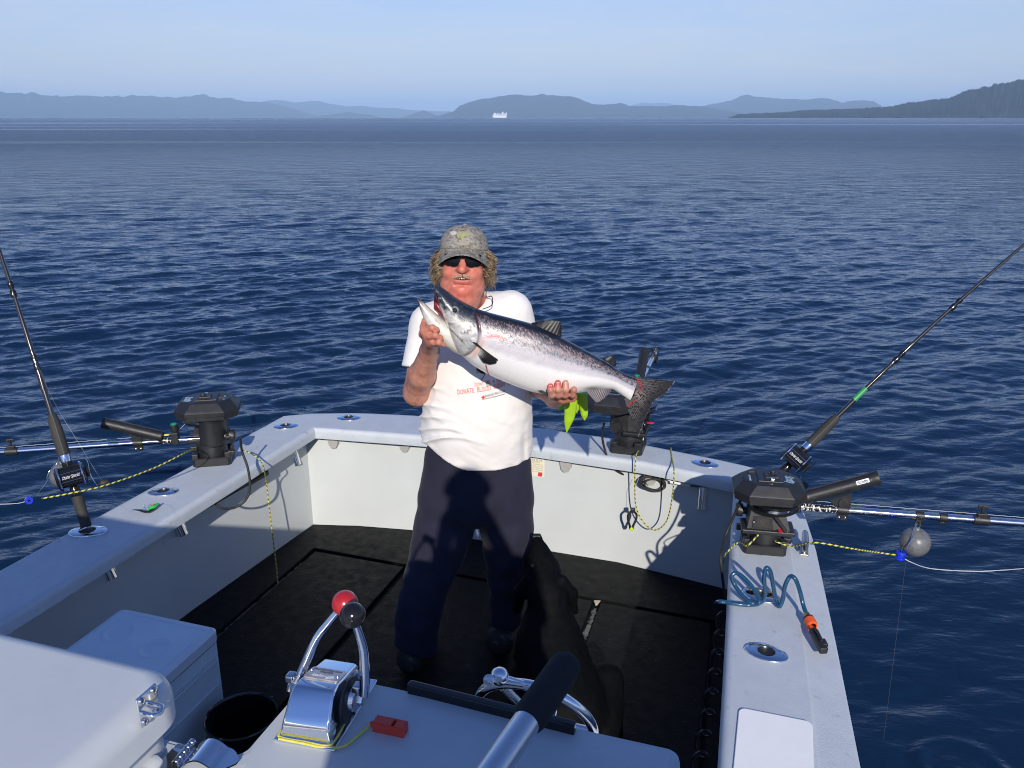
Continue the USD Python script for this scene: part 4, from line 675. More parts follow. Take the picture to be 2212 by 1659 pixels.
# lure on the left gunwale
lu = [Z(a, b, G + .012) for a, b in ((286, 1101), (300, 1102), (318, 1106), (332, 1099), (345, 1089))]; lure = thing('lure', 'green and black fishing lure lying on the left gunwale', 'lure', lu[2])
part(lure, 'tail', tube(bez(lu, 24), np.interp(np.linspace(0, 1, 24), [0, .3, .7, 1], [.0015, .006, .008, .003]), 10, flat=.7), BLACKG, smooth=60); part(lure, 'head', tube(bez([Z(320, 1100, G + .02), Z(332, 1094, G + .022), Z(343, 1088, G + .02)], 16), np.interp(np.linspace(0, 1, 16), [0, .5, 1], [.004, .009, .004]), 12), paint('bright_green', (.02, .55, .07), .3, coat=.5), smooth=60)
part(lure, 'eye', ball(.004, Z(331, 1091, G + .031), 2), ORANGE); part(lure, 'hook', tube(bez([Z(318, 1103, G + .01), Z(312, 1096, G + .02), Z(310, 1090, G + .03), Z(314, 1092, G + .03)], 14), .0012, 6), STEEL)
# coiled black lead hung inside the right wall
cw0 = B(2.31, 1.35, .40); pts = []
for k in range(420):
    t = k / 420; a = t * 2 * np.pi * 11; pts.append(B(2.275 - .012 * t + .020 * math.cos(a) - .01, 0.95 + 1.05 * t + .016 * math.sin(a), .46 - .05 * math.sin(3 * t) + .040 * math.sin(a)))
single('coil_cord', tube(pts, .0035, 7), BLACKG, 'coiled black cord hanging inside the right wall', 'cord', smooth=60)
# ---------------------------------------------------------------- fishing rods
MONO = paint('faint_monofilament', (.22, .24, .27), .35)
BLANK = mat('bronze_blank', (0.035, 0.03, 0.022), 0.12, .3, var=.1, coat=1.0); EVA = mat('eva_grip', (0.035, 0.034, 0.03), .75, var=.2, bump=.5, bscale=300); DECAL = paint('green_decal', (.03, .32, .09), .4)
def fishing_rod(label, P0, P1, pix, side, reel_roll, tip):
    """pix: image heights along the rod of (reel, grip top, guide, guide ...) given as distances in metres from the butt."""
    d = unit(P1 - P0); t = thing('fishing_rod', label, 'fishing rod', P0); R_, g_, gd, tipL = pix
    def K(a): return P0 + d * a
    q_ = 1.4
    def LA(p, n=24): return lathe([(r * q_, z) for r, z in p], n)
    fv = unit(C0 - K(R_)); fv = unit(fv - d * (fv @ d)); rt_ = np.cross(fv, d); rt_ = rt_ if rt_ @ side > 0 else -rt_     # reel axis across, face towards the helm
    part(t, 'butt_grip', cat(put(LA([(0, -.06), (.0145, -.06), (.0145, .10), (.0155, .105), (.0155, R_ - .085), (.0125, R_ - .08), (0, R_ - .08)], 24), zframe(d, P0))), EVA, smooth=35)
    part(t, 'reel_seat', put(LA([(.0115, R_ - .085), (.0135, R_ - .08), (.0135, R_ - .05), (.011, R_ - .045), (.011, R_ + .04), (.0135, R_ + .045), (.0135, R_ + .07), (.0115, R_ + .075)], 24), zframe(d, P0)), BLACKG, smooth=35)
    part(t, 'ferrule', put(LA([(.0138, R_ + .06), (.0142, R_ + .066), (.0142, R_ + .085), (.0135, R_ + .09)], 24), zframe(d, P0)), CHROME, smooth=35)
    part(t, 'fore_grip', put(LA([(.0135, R_ + .088), (.0165, R_ + .094), (.0165, g_ - .07), (.0145, g_ - .02), (.0105, g_), (0, g_)], 24), zframe(d, P0)), EVA, smooth=35)
    s = np.linspace(g_ - .01, tipL, 40); bend = A([K(a) for a in s]) + np.outer((np.maximum(0, s - g_) / (tipL - g_)) ** 2.2, tip)
    part(t, 'blank', tube(bend, np.interp(s, [g_, tipL], [.0105, .0036]), 12), BLANK, smooth=60)
    def KB(a): i = np.searchsorted(s, a); i = min(max(i, 1), len(s) - 1); f = (a - s[i - 1]) / (s[i] - s[i - 1]); return bend[i - 1] * (1 - f) + bend[i] * f
    prev = K(R_) + fv * .045 + d * .03; line = [prev]
    for i, a in enumerate(gd):
        c = KB(a); rg = .0095 - .0012 * i
        part(t, 'guide', cat(tube([c + fv * (.016 + rg) + rg * (rt_ * math.cos(q) + (fv * .92 + d * .3) * math.sin(q)) for q in np.linspace(0, 2 * np.pi, 21)[:-1]], .0014, 6, closed=True), tube(bez([c - d * .03, c - d * .01 + fv * .008, c + fv * .016], 10), .0016, 6), tube(bez([c + d * .018, c + fv * .016], 6), .0016, 6), put(LA([(.0078, -.036), (.0088, -.03), (.0088, -.014), (.0078, -.008)], 14), zframe(d, c)), put(LA([(.0078, .01), (.0086, .013), (.0086, .022), (.0076, .026)], 14), zframe(d, c))), BLACKG, smooth=50); line.append(c + fv * .017)
    part(t, 'line', tube(line, .0004, 5), MONO, smooth=False)
    part(t, 'decal', put(LA([(.0084, g_ + .10), (.0085, g_ + .102), (.0080, g_ + .17), (.0078, g_ + .172)], 14), zframe(d, P0)), DECAL if P0[0] > 0 else BLANK, label='printed decal on the blank')
    # reel
    rc_ = K(R_) + fv * .050; M = zframe(rt_, rc_); w = .040
    rl = part(t, 'reel', cat(put(cyl(.0385, 2 * w, 32), at(M, rc_ - rt_ * w)), put(rbox(.042, .016, .07, .003), frame(fv, rt_, d, K(R_) + fv * .012)), *[put(cyl(.003, 2 * w, 8), at(M, rc_ - rt_ * w + .042 * (fv * math.cos(q) + d * math.sin(q)))) for q in (.3, 1.2, -.7, 2.2)]), BLACKG, smooth=35)
    for sg_ in (-1, 1): pp = part(rl, 'side_plate', put(LA([(0, .015), (.02, .015), (.03, .010), (.0345, .004), (.0345, -.003), (0, -.003)], 36), zframe(rt_ * sg_, rc_ + rt_ * sg_ * w)), BLACKG); part(rl, 'silver_ring', put(LA([(.0345, -.002), (.0357, -.001), (.0357, .003), (.0345, .004)], 36), zframe(rt_ * sg_, rc_ + rt_ * sg_ * w)), CHROME)
    for q in (.42, -.45): part(rl, 'trim_bar', put(rbox(.0022, .0022, 2 * w - .006, .0008), at(M, rc_ + .0400 * (fv * math.cos(q) + d * math.sin(q)))), CHROME)
    rdd = rt_ if rt_[0] > 0 else -rt_
    lettering(rl, 'Charter Special', .012, frame(rdd, np.cross(fv, rdd), fv, rc_ + fv * .0394), WHITE, width=.062, shear=.35)
    h0 = rc_ + rt_ * (w + .015); hd = unit(fv * .15 - d * .8 * reel_roll - fv * .25); h1 = h0 + rt_ * .012
    part(rl, 'star_drag', put(LA([(0, .012), (.01, .012), (.016, .009), (.018, .002), (.012, 0)], 5), zframe(rt_, h0)), BLACKP)
    cr = part(rl, 'crank', tube(bez([h1 - hd * .05, h1 - hd * .035 + rt_ * .004, h1, h1 + hd * .035 + rt_ * .003, h1 + hd * .065 + rt_ * .012], 30), .0036, 8, flat=.55), CHROME, smooth=60)
    for q in (.062, -.0): 
        if q: part(cr, 'crank_knob', cat(put(LA([(0, 0), (.007, .001), (.0105, .008), (.0105, .026), (.007, .034), (0, .035)], 20), zframe(rt_, h1 + hd * q + rt_ * .022)), rod(h1 + hd * q + rt_ * .008, h1 + hd * q + rt_ * .03, .003, 8)), RUBBER, smooth=50)
    return t, K, KB, fv
PL0 = Z(189, 1145, G - .02); PL1 = Y(36, 650, PL0[1] + .24); dL = np.linalg.norm(PL1 - PL0)
fishing_rod('fishing rod with black reel standing in the left gunwale holder', PL0, PL1, (.225, .48, (.70, 1.0, 1.5), 2.0), A([1., 0, 0]), 1.0, A([-.1, .1, -.02]))
PR0 = Z(1652, 1056, G - .03); PR1 = Y(2085, 625, PR0[1] + .15)
fishing_rod('fishing rod with black reel leaning out over the right stern corner', PR0, PR1, (.19, .45, (.82, 1.14, 1.55), 2.1), A([-1., 0, 0]) * -1, 1.0, A([.12, .0, -.05]))
single('fishing_line', tube(bez([Y(60, 740, PL0[1] + .2), Y(118, 870, 3.05), Y(175, 965, 3.0), Y(222, 1040, 2.97), Z(278, 1104, G + .008), Z(318, 1104, G + .012)], 60), .0003, 5), MONO, 'thin line from the left rod down to the green lure', 'line')
single('fishing_line', tube(bez([Z(343, 1088, G + .02), Z(362, 1093, G + .02), Z(377, 1112, G + .004), Z(370, 1125, G + .0), Y(362, 1140, 3.1), Y(352, 1170, 3.08), Y(370, 1195, 3.05)], 60), .0003, 5), MONO, 'thin line trailing from the lure over the coaming', 'line')
# ---------------------------------------------------------------- sculpting: smooth unions on a grid, then surface nets
class Sculpt:
    def __init__(s, lo, hi, h):
        s.lo, s.h = A(lo, float), h; s.n = np.ceil((A(hi) - s.lo) / h).astype(int) + 1; s.d = np.full(s.n, 1.0, np.float32)
    def block(s, lo, hi, pad):
        i = np.clip(np.floor((A(lo) - pad - s.lo) / s.h).astype(int), 0, s.n - 1); j = np.clip(np.ceil((A(hi) + pad - s.lo) / s.h).astype(int) + 1, 1, s.n)
        if (j <= i).any(): return None, None
        ax = [(s.lo[k] + s.h * np.arange(i[k], j[k])).astype(np.float32) for k in range(3)]
        return (slice(i[0], j[0]), slice(i[1], j[1]), slice(i[2], j[2])), np.stack(np.meshgrid(*ax, indexing='ij'), -1)
    def op(s, fn, lo, hi, k=0.01, cut=False):
        sl, P = s.block(lo, hi, 3 * k + 4 * s.h)
        if sl is None: return
        e = fn(P).astype(np.float32); a = s.d[sl]
        if cut:
            q = np.clip(0.5 - 0.5 * (a + e) / k, 0, 1); s.d[sl] = a * (1 - q) - e * q + k * q * (1 - q)
        else:
            q = np.clip(0.5 + 0.5 * (a - e) / k, 0, 1); s.d[sl] = a * (1 - q) + e * q - k * q * (1 - q)
    def cone(s, a, b, ra, rb=None, k=0.012, cut=False):
        a, b = A(a, float), A(b, float); rb = ra if rb is None else rb; ab = b - a; L2 = ab @ ab + 1e-12; r = max(ra, rb)
        def fn(P): t = np.clip(((P - a.astype(np.float32)) @ ab.astype(np.float32)) / L2, 0, 1); return np.linalg.norm(P - a.astype(np.float32) - t[..., None] * ab.astype(np.float32), axis=-1) - (ra + (rb - ra) * t)
        s.op(fn, np.minimum(a, b) - r, np.maximum(a, b) + r, k, cut)
    def chain(s, pts, rs, k=0.012, cut=False):
        for i in range(len(pts) - 1): s.cone(pts[i], pts[i + 1], rs[i], rs[i + 1], k, cut)
    def ell(s, c, r, R=None, k=0.015, cut=False):
        c, r = A(c, float), A(r, float); R = np.eye(3) if R is None else A(R, float)      # columns of R are the axes
        def fn(P):
            q = (P - c.astype(np.float32)) @ R.astype(np.float32); k0 = np.linalg.norm(q / r, axis=-1); k1 = np.linalg.norm(q / r**2, axis=-1) + 1e-9; return (k0 - 1) * k0 / k1
        e = np.abs(R) @ r; s.op(fn, c - e, c + e, k, cut)
    def plane(s, o, nrm, k=0.003, lo=None, hi=None):
        o, nrm = A(o, float), unit(nrm); s.op(lambda P: -((P - o) @ nrm), s.lo if lo is None else lo, (s.lo + s.h * s.n) if hi is None else hi, k, cut=True)
    def displace(s, fn):
        m = np.abs(s.d) < 0.05; idx = np.argwhere(m); s.d[m] += fn(s.lo + idx * s.h).astype(np.float32)
    def mesh(s, smooth=6):
        d = s.d; ins = d < 0; n = d.shape
        c = np.zeros(tuple(k - 1 for k in n), np.uint8)
        for i in (0, 1):
            for j in (0, 1):
                for k in (0, 1): c += ins[i:n[0] - 1 + i, j:n[1] - 1 + j, k:n[2] - 1 + k]
        act = (c > 0) & (c < 8); idx = np.argwhere(act); num = np.full(act.shape, -1, np.int64); num[act] = np.arange(len(idx))
        acc, cnt = np.zeros((len(idx), 3)), np.zeros(len(idx)); off = [(i, j, k) for i in (0, 1) for j in (0, 1) for k in (0, 1)]
        val = {o: d[idx[:, 0] + o[0], idx[:, 1] + o[1], idx[:, 2] + o[2]] for o in off}
        for o in off:
            for ax in range(3):
                if o[ax] == 0:
                    p = list(o); p[ax] = 1; p = tuple(p); va, vb = val[o], val[p]; m = (va < 0) != (vb < 0); t = np.where(m, va / np.where(m, va - vb, 1), 0)
                    pt = np.tile(A(o, float), (len(idx), 1)); pt[:, ax] += t; acc[m] += pt[m]; cnt[m] += 1
        v = s.lo + (idx + acc / cnt[:, None]) * s.h; f = []
        for ax in range(3):
            b, c2 = [(1, 2), (2, 0), (0, 1)][ax]
            sl0 = [slice(None)] * 3; sl1 = [slice(None)] * 3; sl0[ax] = slice(0, -1); sl1[ax] = slice(1, None)
            A0, A1 = ins[tuple(sl0)], ins[tuple(sl1)]; e = np.argwhere(A0 != A1); ok = (e[:, b] > 0) & (e[:, c2] > 0) & (e[:, b] < n[b] - 1) & (e[:, c2] < n[c2] - 1); e = e[ok]
            flip = A0[tuple(e.T)]; q = []
            for db, dc in ((-1, -1), (0, -1), (0, 0), (-1, 0)):
                g = e.copy(); g[:, b] += db; g[:, c2] += dc; q.append(num[tuple(g.T)])
            q = np.stack(q, 1); q = np.where(flip[:, None], q, q[:, ::-1]); f += [q[:, [0, 1, 2]], q[:, [0, 2, 3]]]
        m = TM(v, np.vstack(f))
        if smooth:
            from scipy import sparse
            e = np.unique(np.sort(m.faces[:, [0, 1, 1, 2, 2, 0]].reshape(-1, 2), axis=1), axis=0); k = len(m.vertices); W = sparse.coo_matrix((np.ones(2 * len(e)), (np.r_[e[:, 0], e[:, 1]], np.r_[e[:, 1], e[:, 0]])), (k, k)).tocsr(); W = sparse.diags(1 / np.maximum(W.sum(1).A1 if hasattr(W.sum(1), 'A1') else np.asarray(W.sum(1)).ravel(), 1)) @ W; v = np.asarray(m.vertices).copy()
            for _ in range(smooth): v += 0.5 * (W @ v - v); v -= 0.52 * (W @ v - v)
            m = TM(v, m.faces)
        if m.volume < 0: m.invert()
        return m
def pick(m, fn): return fn(np.asarray(m.vertices))
def decimated(m, keep):
    return m
def lerp(a, b, t): t = np.asarray(t)[..., None]; return A(a) * (1 - t) + A(b) * t
def sstep(a, b, x): t = np.clip((np.asarray(x) - a) / (b - a), 0, 1); return t * t * (3 - 2 * t)
def fbm(p, sc, o=3, seed=0): return meshkit.fbm(np.asarray(p) * sc, o, seed) - 0.5
def proj(p):
    d = np.asarray(p, float) - C0; dep = d @ A([0, cp, -sp]); return np.stack([(512 + FPX * d[..., 0] / dep) / S, (384 - FPX * (d @ A([0, sp, cp])) / dep) / S], -1)
# ---------------------------------------------------------------- the salmon
FY = 2.66                                                         # the fish hangs in a plane this far aft, its side to the helm
topc = A([(938, 616), (948, 617), (962, 627), (985, 645), (1010, 659), (1030, 668), (1060, 677), (1100, 687), (1150, 700), (1200, 722), (1250, 749), (1300, 776), (1330, 796), (1352, 809), (1380, 820)], float)
botc = A([(938, 621), (945, 648), (954, 672), (966, 700), (986, 756), (1022, 788), (1060, 810), (1100, 827), (1150, 846), (1195, 852), (1245, 848), (1290, 840), (1322, 838), (1342, 852), (1362, 866)], float)
def FP(u, v, dy=0.0): return Y(u, v, FY + dy)
NS, NR = 420, 120
tpar = np.r_[np.linspace(0, 1, len(topc))]; ss = np.linspace(0, 1, NS)
TC = np.c_[np.interp(ss, tpar, topc[:, 0]), np.interp(ss, tpar, topc[:, 1])]; BC = np.c_[np.interp(ss, tpar, botc[:, 0]), np.interp(ss, tpar, botc[:, 1])]
for _ in range(3): TC[1:-1] = (TC[:-2] + TC[1:-1] * 2 + TC[2:]) / 4; BC[1:-1] = (BC[:-2] + BC[1:-1] * 2 + BC[2:]) / 4
TC = ndimage.gaussian_filter1d(TC, 7, axis=0, mode='nearest'); BC = ndimage.gaussian_filter1d(BC, 7, axis=0, mode='nearest')
halfw = np.interp(ss, [0, .04, .12, .22, .34, .5, .62, .74, .84, .92, 1], [.010, .022, .038, .050, .060, .066, .062, .050, .036, .026, .016])
GILL = A([(1024, 664), (1034, 690), (1036, 715), (1028, 738), (1012, 755), (990, 765), (966, 760), (950, 748)], float)     # rear edge of the gill cover
GC = bez(np.c_[GILL, 0 * GILL[:, :1]], 160)[:, :2]
gpoly = sg.Polygon(np.vstack([GC, [(900, 740), (900, 600), (1020, 600)]])).buffer(0)
def to_gill(uv):
    """Signed measured distance to the edge of the gill cover, positive inside it."""
    d = np.min(np.linalg.norm(uv[:, None, :] - GC[None], axis=2), axis=1); import shapely; ins = shapely.contains_xy(gpoly, uv[:, 0], uv[:, 1]); return np.where(ins, d, -d)
rows, uvs, cosr = [], [], []
for i in range(NS):
    t, b = TC[i], BC[i]; c = (t + b) / 2; hv = (t - b) / 2; a = np.arange(NR) * 2 * np.pi / NR
    ca, sa = np.cos(a), np.sin(a); e = 0.86; cy_s = np.sign(sa) * np.abs(sa) ** e
    uv = c + hv * ca[:, None]; base_ = A([FP(*q) for q in (t, b)]); P = (base_[0] + base_[1]) / 2 + np.outer(ca, (base_[0] - base_[1]) / 2); P[:, 1] -= cy_s * halfw[i]
    rows.append(P); uvs.append(uv); cosr.append(ca)
FV = A(rows); FUV = A(uvs).reshape(-1, 2); near = np.tile(np.sin(np.arange(NR) * 2 * np.pi / NR) > -0.05, NS)
gd_ = to_gill(FUV); bump_ = np.where(gd_ > 0, .0042 * sstep(0, 3, gd_) * sstep(90, 40, gd_), -.0025 * np.exp(-(gd_ / 3.5) ** 2))
sgn_ = np.sign(np.tile(np.sin(np.arange(NR) * 2 * np.pi / NR), NS)); flatv = FV.reshape(-1, 3); flatv[:, 1] -= bump_ * sgn_
fish_m = grid_mesh(flatv.reshape(FV.shape), True)
k0 = len(fish_m.vertices); capv = np.vstack([FV[0].mean(0), FV[-1].mean(0)])
fc = [[k0, (q + 1) % NR, q] for q in range(NR)] + [[k0 + 1, (NS - 1) * NR + q, (NS - 1) * NR + (q + 1) % NR] for q in range(NR)]
fish_m = TM(np.vstack([fish_m.vertices, capv]), np.vstack([fish_m.faces, fc]))
if fish_m.volume < 0: fish_m.invert()
uv = np.vstack([FUV, proj(capv)]); co_ = np.r_[A(cosr).ravel(), 0, 0]; sl_ = np.r_[np.repeat(ss, NR), 0, 1]; P3 = np.asarray(fish_m.vertices); side_ = np.r_[near, True, True]
def mx_(c, col, w): return c * (1 - w[:, None]) + A(col) * w[:, None]
def fish_tint(uv, co_, sl_, P3):
    g = to_gill(uv); n1 = fbm(P3, 60, 4, 1); n2 = fbm(P3, 260, 2, 2); n3 = fbm(P3, 420, 2, 5); lat = co_ + .10 * n1 + .03 * n2
    back, flank, silver, belly = A([.018, .024, .033]), A([.10, .105, .125]), A([.60, .59, .60]), A([.86, .845, .82])
    c = lerp(belly, silver, sstep(-.12, .22, lat)); c = lerp(c, flank, sstep(.22, .50, lat)[..., None][..., 0]) if False else c
    def mixc(c, col, w): return c * (1 - w[:, None]) + A(col) * w[:, None]
    c = mixc(c, flank, sstep(.18, .52, lat) * .85); c = mixc(c, back, sstep(.62, .9, lat))
    # dark specks over the back, pinkish scales below them
    c = mixc(c, [.50, .36, .33], sstep(.02, .2, n3) * sstep(.42, .6, lat) * sstep(.98, .82, lat) * .9); c = mixc(c, [.012, .014, .02], sstep(.02, .16, n2) * sstep(.22, .45, lat) * .95)
    c = mixc(c, [.62, .26, .15], sstep(.16, .3, fbm(P3, 330, 2, 9)) * sstep(.45, .62, lat) * sstep(.97, .8, lat) * sstep(.4, .6, sl_) * .8)
    head = sstep(-2, 2, g)
    hc = mixc(np.tile(A([.60, .59, .55]), (len(uv), 1)), [.02, .026, .034], sstep(.30, .62, ((uv[:, 0] - 950) * .66 + 650 - uv[:, 1]) / 34 + .5 + .5 * n1)); hc = mixc(hc, [.26, .28, .31], sstep(.0, .3, n1 + .12) * sstep(40, 8, g) * .9 * sstep(690, 712, uv[:, 1]) * sstep(760, 735, uv[:, 1])); hc = mixc(hc, [.17, .19, .21], sstep(.10, .28, fbm(P3, 120, 3, 4)) * .4)
    jaw = 0 * sstep(7, 0, uv[:, 1] - (705 + (uv[:, 0] - 940) * .62)) * sstep(-1, 5, uv[:, 1] - (697 + (uv[:, 0] - 940) * .62)); hc = mixc(hc, [.10, .09, .08], jaw * .35)
    c = c * (1 - head[:, None]) + hc * head[:, None]
    throat = sstep(4, -4, g) * sstep(1000, 960, uv[:, 0]); c = mixc(c, [.66, .63, .56], throat * .7)
    c = mixc(c, [.10, .012, .012], np.exp(-((g + 1.5) / 2.2) ** 2) * .9); c = mixc(c, [.62, .34, .2], np.exp(-((g + 9) / 6) ** 2) * sstep(700, 725, uv[:, 1]) * sstep(800, 780, uv[:, 1]) * .75 * sstep(1010, 1030, uv[:, 0]))
    c = mixc(c, [.55, .02, .03], sstep(3.2, 1.2, np.abs(uv[:, 1] - (715 + 6 * np.sin((uv[:, 0] - 1050) / 5.0) * .35 + (uv[:, 0] - 1050) * .10)) ) * sstep(1048, 1054, uv[:, 0]) * sstep(1094, 1088, uv[:, 0]) * sstep(-.12, .05, n1 + .04))
    c = mixc(c, [.12, .09, .06], np.exp(-((uv[:, 0] - 1278) / 20) ** 2 - ((uv[:, 1] - 832) / 6) ** 2) * .8)
    st = fbm(np.c_[P3[:, 0] * .8 + P3[:, 2] * .5, P3[:, 1], P3[:, 2] * 1.0 - P3[:, 0] * .6] * A([.25, 1, 1]), 90, 3, 13); c = mx_(c, [.40, .36, .42], sstep(.02, .25, st) * sstep(-.1, .2, lat) * sstep(.75, .5, lat) * (1 - head) * .6); c = mx_(c, [.006, .008, .011], sstep(.86, .97, lat) * .8); c = mx_(c, [.52, .455, .50], sstep(-.10, .12, lat) * sstep(.5, .28, lat) * (1 - head) * .45)
    c = mx_(c, [.05, .055, .06], head * sstep(.06, .2, fbm(P3, 75, 4, 17)) * .65); c = mx_(c, [.9, .88, .84], head * sstep(.10, .22, fbm(P3, 95, 3, 23)) * sstep(.5, .1, lat) * .7); c = mx_(c, [.03, .03, .03], head * np.exp(-((uv[:, 1] - (700 + (uv[:, 0] - 972) * .95)) / 2.0) ** 2) * sstep(968, 974, uv[:, 0]) * sstep(1012, 1000, uv[:, 0]) * .8)
    return np.clip(c, 0.004, 1)
FISH = usdkit.material(stage, '/World/Looks/salmon_skin', {'a': ('attribute', {'attribute': 'tint'}), 'g': ('geometry', {}), 'v': ('voronoi_texture', {'scale': 300.0}), 'b': ('bump', {'strength': 0.35, 'distance': 0.0012}), 'p': ('principled_bsdf', {'roughness': .34, 'metallic': .15, 'specular_ior_level': .7, 'coat_weight': .35, 'coat_roughness': .12})},
    [('a.color', 'p.base_color'), ('g.position', 'v.vector'), ('v.distance', 'b.height'), ('b.normal', 'p.normal')], surface='p.BSDF')
fish = thing('salmon', 'large silver salmon held across the body, mouth open', 'fish', FP(1150, 780))
bodyp = part(fish, 'body', fish_m, FISH, tint=fish_tint(uv, co_, sl_, P3))
# open mouth: the roof and inside, the lower jaw, the flap at its corner, the eye
def loft(top, bot, w, n=60, nr=28, e=.9, dy=0.0):
    s = np.linspace(0, 1, n); top, bot = bez(np.c_[A(top, float), np.zeros(len(top))], n)[:, :2], bez(np.c_[A(bot, float), np.zeros(len(bot))], n)[:, :2]; w = np.interp(s, np.linspace(0, 1, len(w)), w); R = []
    for i in range(n):
        p, q = FP(*top[i]), FP(*bot[i]); a = np.arange(nr) * 2 * np.pi / nr; P = (p + q) / 2 + np.outer(np.cos(a), (p - q) / 2); P[:, 1] += dy - np.sign(np.sin(a)) * np.abs(np.sin(a)) ** e * w[i]; R.append(P)
    V = A(R); m = grid_mesh(V, True); k = len(m.vertices); m = TM(np.vstack([m.vertices, V[0].mean(0), V[-1].mean(0)]), np.vstack([m.faces, [[k, (q + 1) % nr, q] for q in range(nr)], [[k + 1, (n - 1) * nr + q, (n - 1) * nr + (q + 1) % nr] for q in range(nr)]]))
    if m.volume < 0: m.invert()
    return m
def tinted(m, fn): uv = proj(np.asarray(m.vertices)); return np.clip(fn(uv, np.asarray(m.vertices)), .004, 1)
def mx(c, col, w): return c * (1 - w[:, None]) + A(col) * w[:, None]
MOUTH = mat('wet_mouth', (0.05, 0.004, 0.006), .2, var=.3, vscale=80, coat=.6)
lj = loft([(901, 643), (908, 648), (922, 660), (940, 676), (960, 692), (985, 708), (1016, 728)], [(901, 650), (908, 668), (920, 697), (936, 722), (955, 742), (980, 759), (1014, 774)], [.004, .013, .020, .026, .029, .029, .024], n=110, nr=44)
def lj_tint(uv, P):
    n = fbm(P, 130, 3, 7); t = (uv[:, 1] - (640 + (uv[:, 0] - 900) * .78)); c = np.tile(A([.64, .61, .53]), (len(uv), 1)); c = mx(c, [.30, .30, .29], sstep(-.05, .25, n) * .5); c = mx(c, [.03, .035, .035], sstep(917, 904, uv[:, 0]) * .95); c = mx(c, [.04, .035, .035], sstep(5, 1, t) * .8)
    c = mx(c, [.30, .26, .2], np.exp(-((t - 21 - (uv[:, 0] - 930) * .12) / 2.2) ** 2) * .7); return mx(c, [.78, .77, .72], np.exp(-((t - 36 - (uv[:, 0] - 930) * .1) / 7) ** 2) * .6)
ljp = part(fish, 'lower_jaw', lj, FISH, tint=tinted(lj, lj_tint))
part(fish, 'mouth_cavity', loft([(939, 622), (950, 640), (960, 658), (972, 676)], [(937, 668), (945, 676), (955, 686), (968, 698)], [.006, .012, .018, .020], n=30, nr=24), MOUTH, smooth=True)
part(fish, 'tongue', loft([(939, 650), (948, 654), (960, 672)], [(939, 668), (948, 676), (962, 690)], [.006, .011, .015], n=24, nr=18, dy=-.010), mat('tongue', (.16, .012, .018), .3, coat=.5), smooth=True)
mxl = loft([(944, 621), (960, 636), (973, 655), (982, 674), (988, 694)], [(940, 627), (952, 643), (961, 662), (968, 682), (977, 706)], [.014, .028, .037, .043, .043], n=60, nr=26, dy=-.002)
def mx_t(uv, P): n = fbm(P, 200, 3, 3); c = np.tile(A([.66, .64, .58]), (len(uv), 1)); c = mx(c, [.06, .065, .07], sstep(-.02, .2, n) * .75); return mx(c, [.02, .022, .026], np.exp(-((uv[:, 0] - (985 - (720 - uv[:, 1]) * .62)) / 4) ** 2) * .8)
part(fish, 'upper_jaw', mxl, FISH, tint=tinted(mxl, mx_t))
ey = FP(1000 - 16, 664 + 8); ey = FP(984, 664) + A([0, -.046, 0])
eye = part(fish, 'eye', cat(put(lathe([(0, .0065), (.004, .006), (.0085, .0035), (.0115, 0), (.0125, -.006)], 28), zframe(A([0, -1, .12]), ey))), mat('fish_eye', (.02, .02, .022), .06, coat=1.0), smooth=50); part(eye, 'iris', put(lathe([(.0085, .004), (.0125, .0012), (.0145, -.002), (.0135, -.003)], 28), zframe(A([0, -1, .12]), ey)), mat('fish_iris', (.42, .38, .30), .2, .5), smooth=50)
# fins: thin webs stiffened by rays
def fin(name, root, tip, dyr, dyt, tf, rays=14, thick=.0022, n=44, m=40, label=None, curl=0.0, ragged=.05, seed=0, parent=None):
    """root and tip: measured polylines that bound the fin from front to back; dyr, dyt their depth offsets."""
    s = np.linspace(0, 1, n); R0 = bez(np.c_[A(root, float), np.zeros(len(root))], n)[:, :2]; T0 = bez(np.c_[A(tip, float), np.zeros(len(tip))], n)[:, :2]; rg = np.random.default_rng(seed); jag = 1 - ragged * rg.uniform(0, 1, n) ** 2; V, W, UVf, tt_ = [], [], [], []
    for i in range(n):
        for j in range(m):
            t = j / (m - 1) * jag[i]; q = R0[i] * (1 - t) + T0[i] * t; dy = dyr * (1 - t) + dyt * t + curl * math.sin(math.pi * t) + .0005 * math.sin(s[i] * rays * 2 * math.pi) * min(1, t * 4) * (1 - .4 * t); th = thick * (1 - .8 * t)
            p = FP(*q, dy); V.append(p - A([0, th / 2, 0])); W.append(p + A([0, th / 2, 0])); UVf.append(q); tt_.append((s[i], t))
    k = n * m; a = grid_mesh(A(V).reshape(n, m, 3)); b = grid_mesh(A(W).reshape(n, m, 3)); fa = a.faces if a.face_normals[:, 1].mean() < 0 else a.faces[:, ::-1]; fb = fa[:, ::-1] + k
    rim = [i * m for i in range(n)] + [(n - 1) * m + j for j in range(1, m)] + [i * m + m - 1 for i in range(n - 2, -1, -1)] + [j for j in range(m - 2, 0, -1)]
    rf = []
    for i in range(len(rim)): p, q = rim[i], rim[(i + 1) % len(rim)]; rf += [[p, q, q + k], [p, q + k, p + k]]
    mm = TM(np.vstack([V, W]), np.vstack([fa, fb, rf])); st_ = np.vstack([tt_, tt_]); tint = np.clip(tf(st_[:, 0], st_[:, 1], np.asarray(mm.vertices), np.vstack([UVf, UVf])), .004, 1)
    return part(parent or fish, name, mm, FINM, tint=tint, label=label)
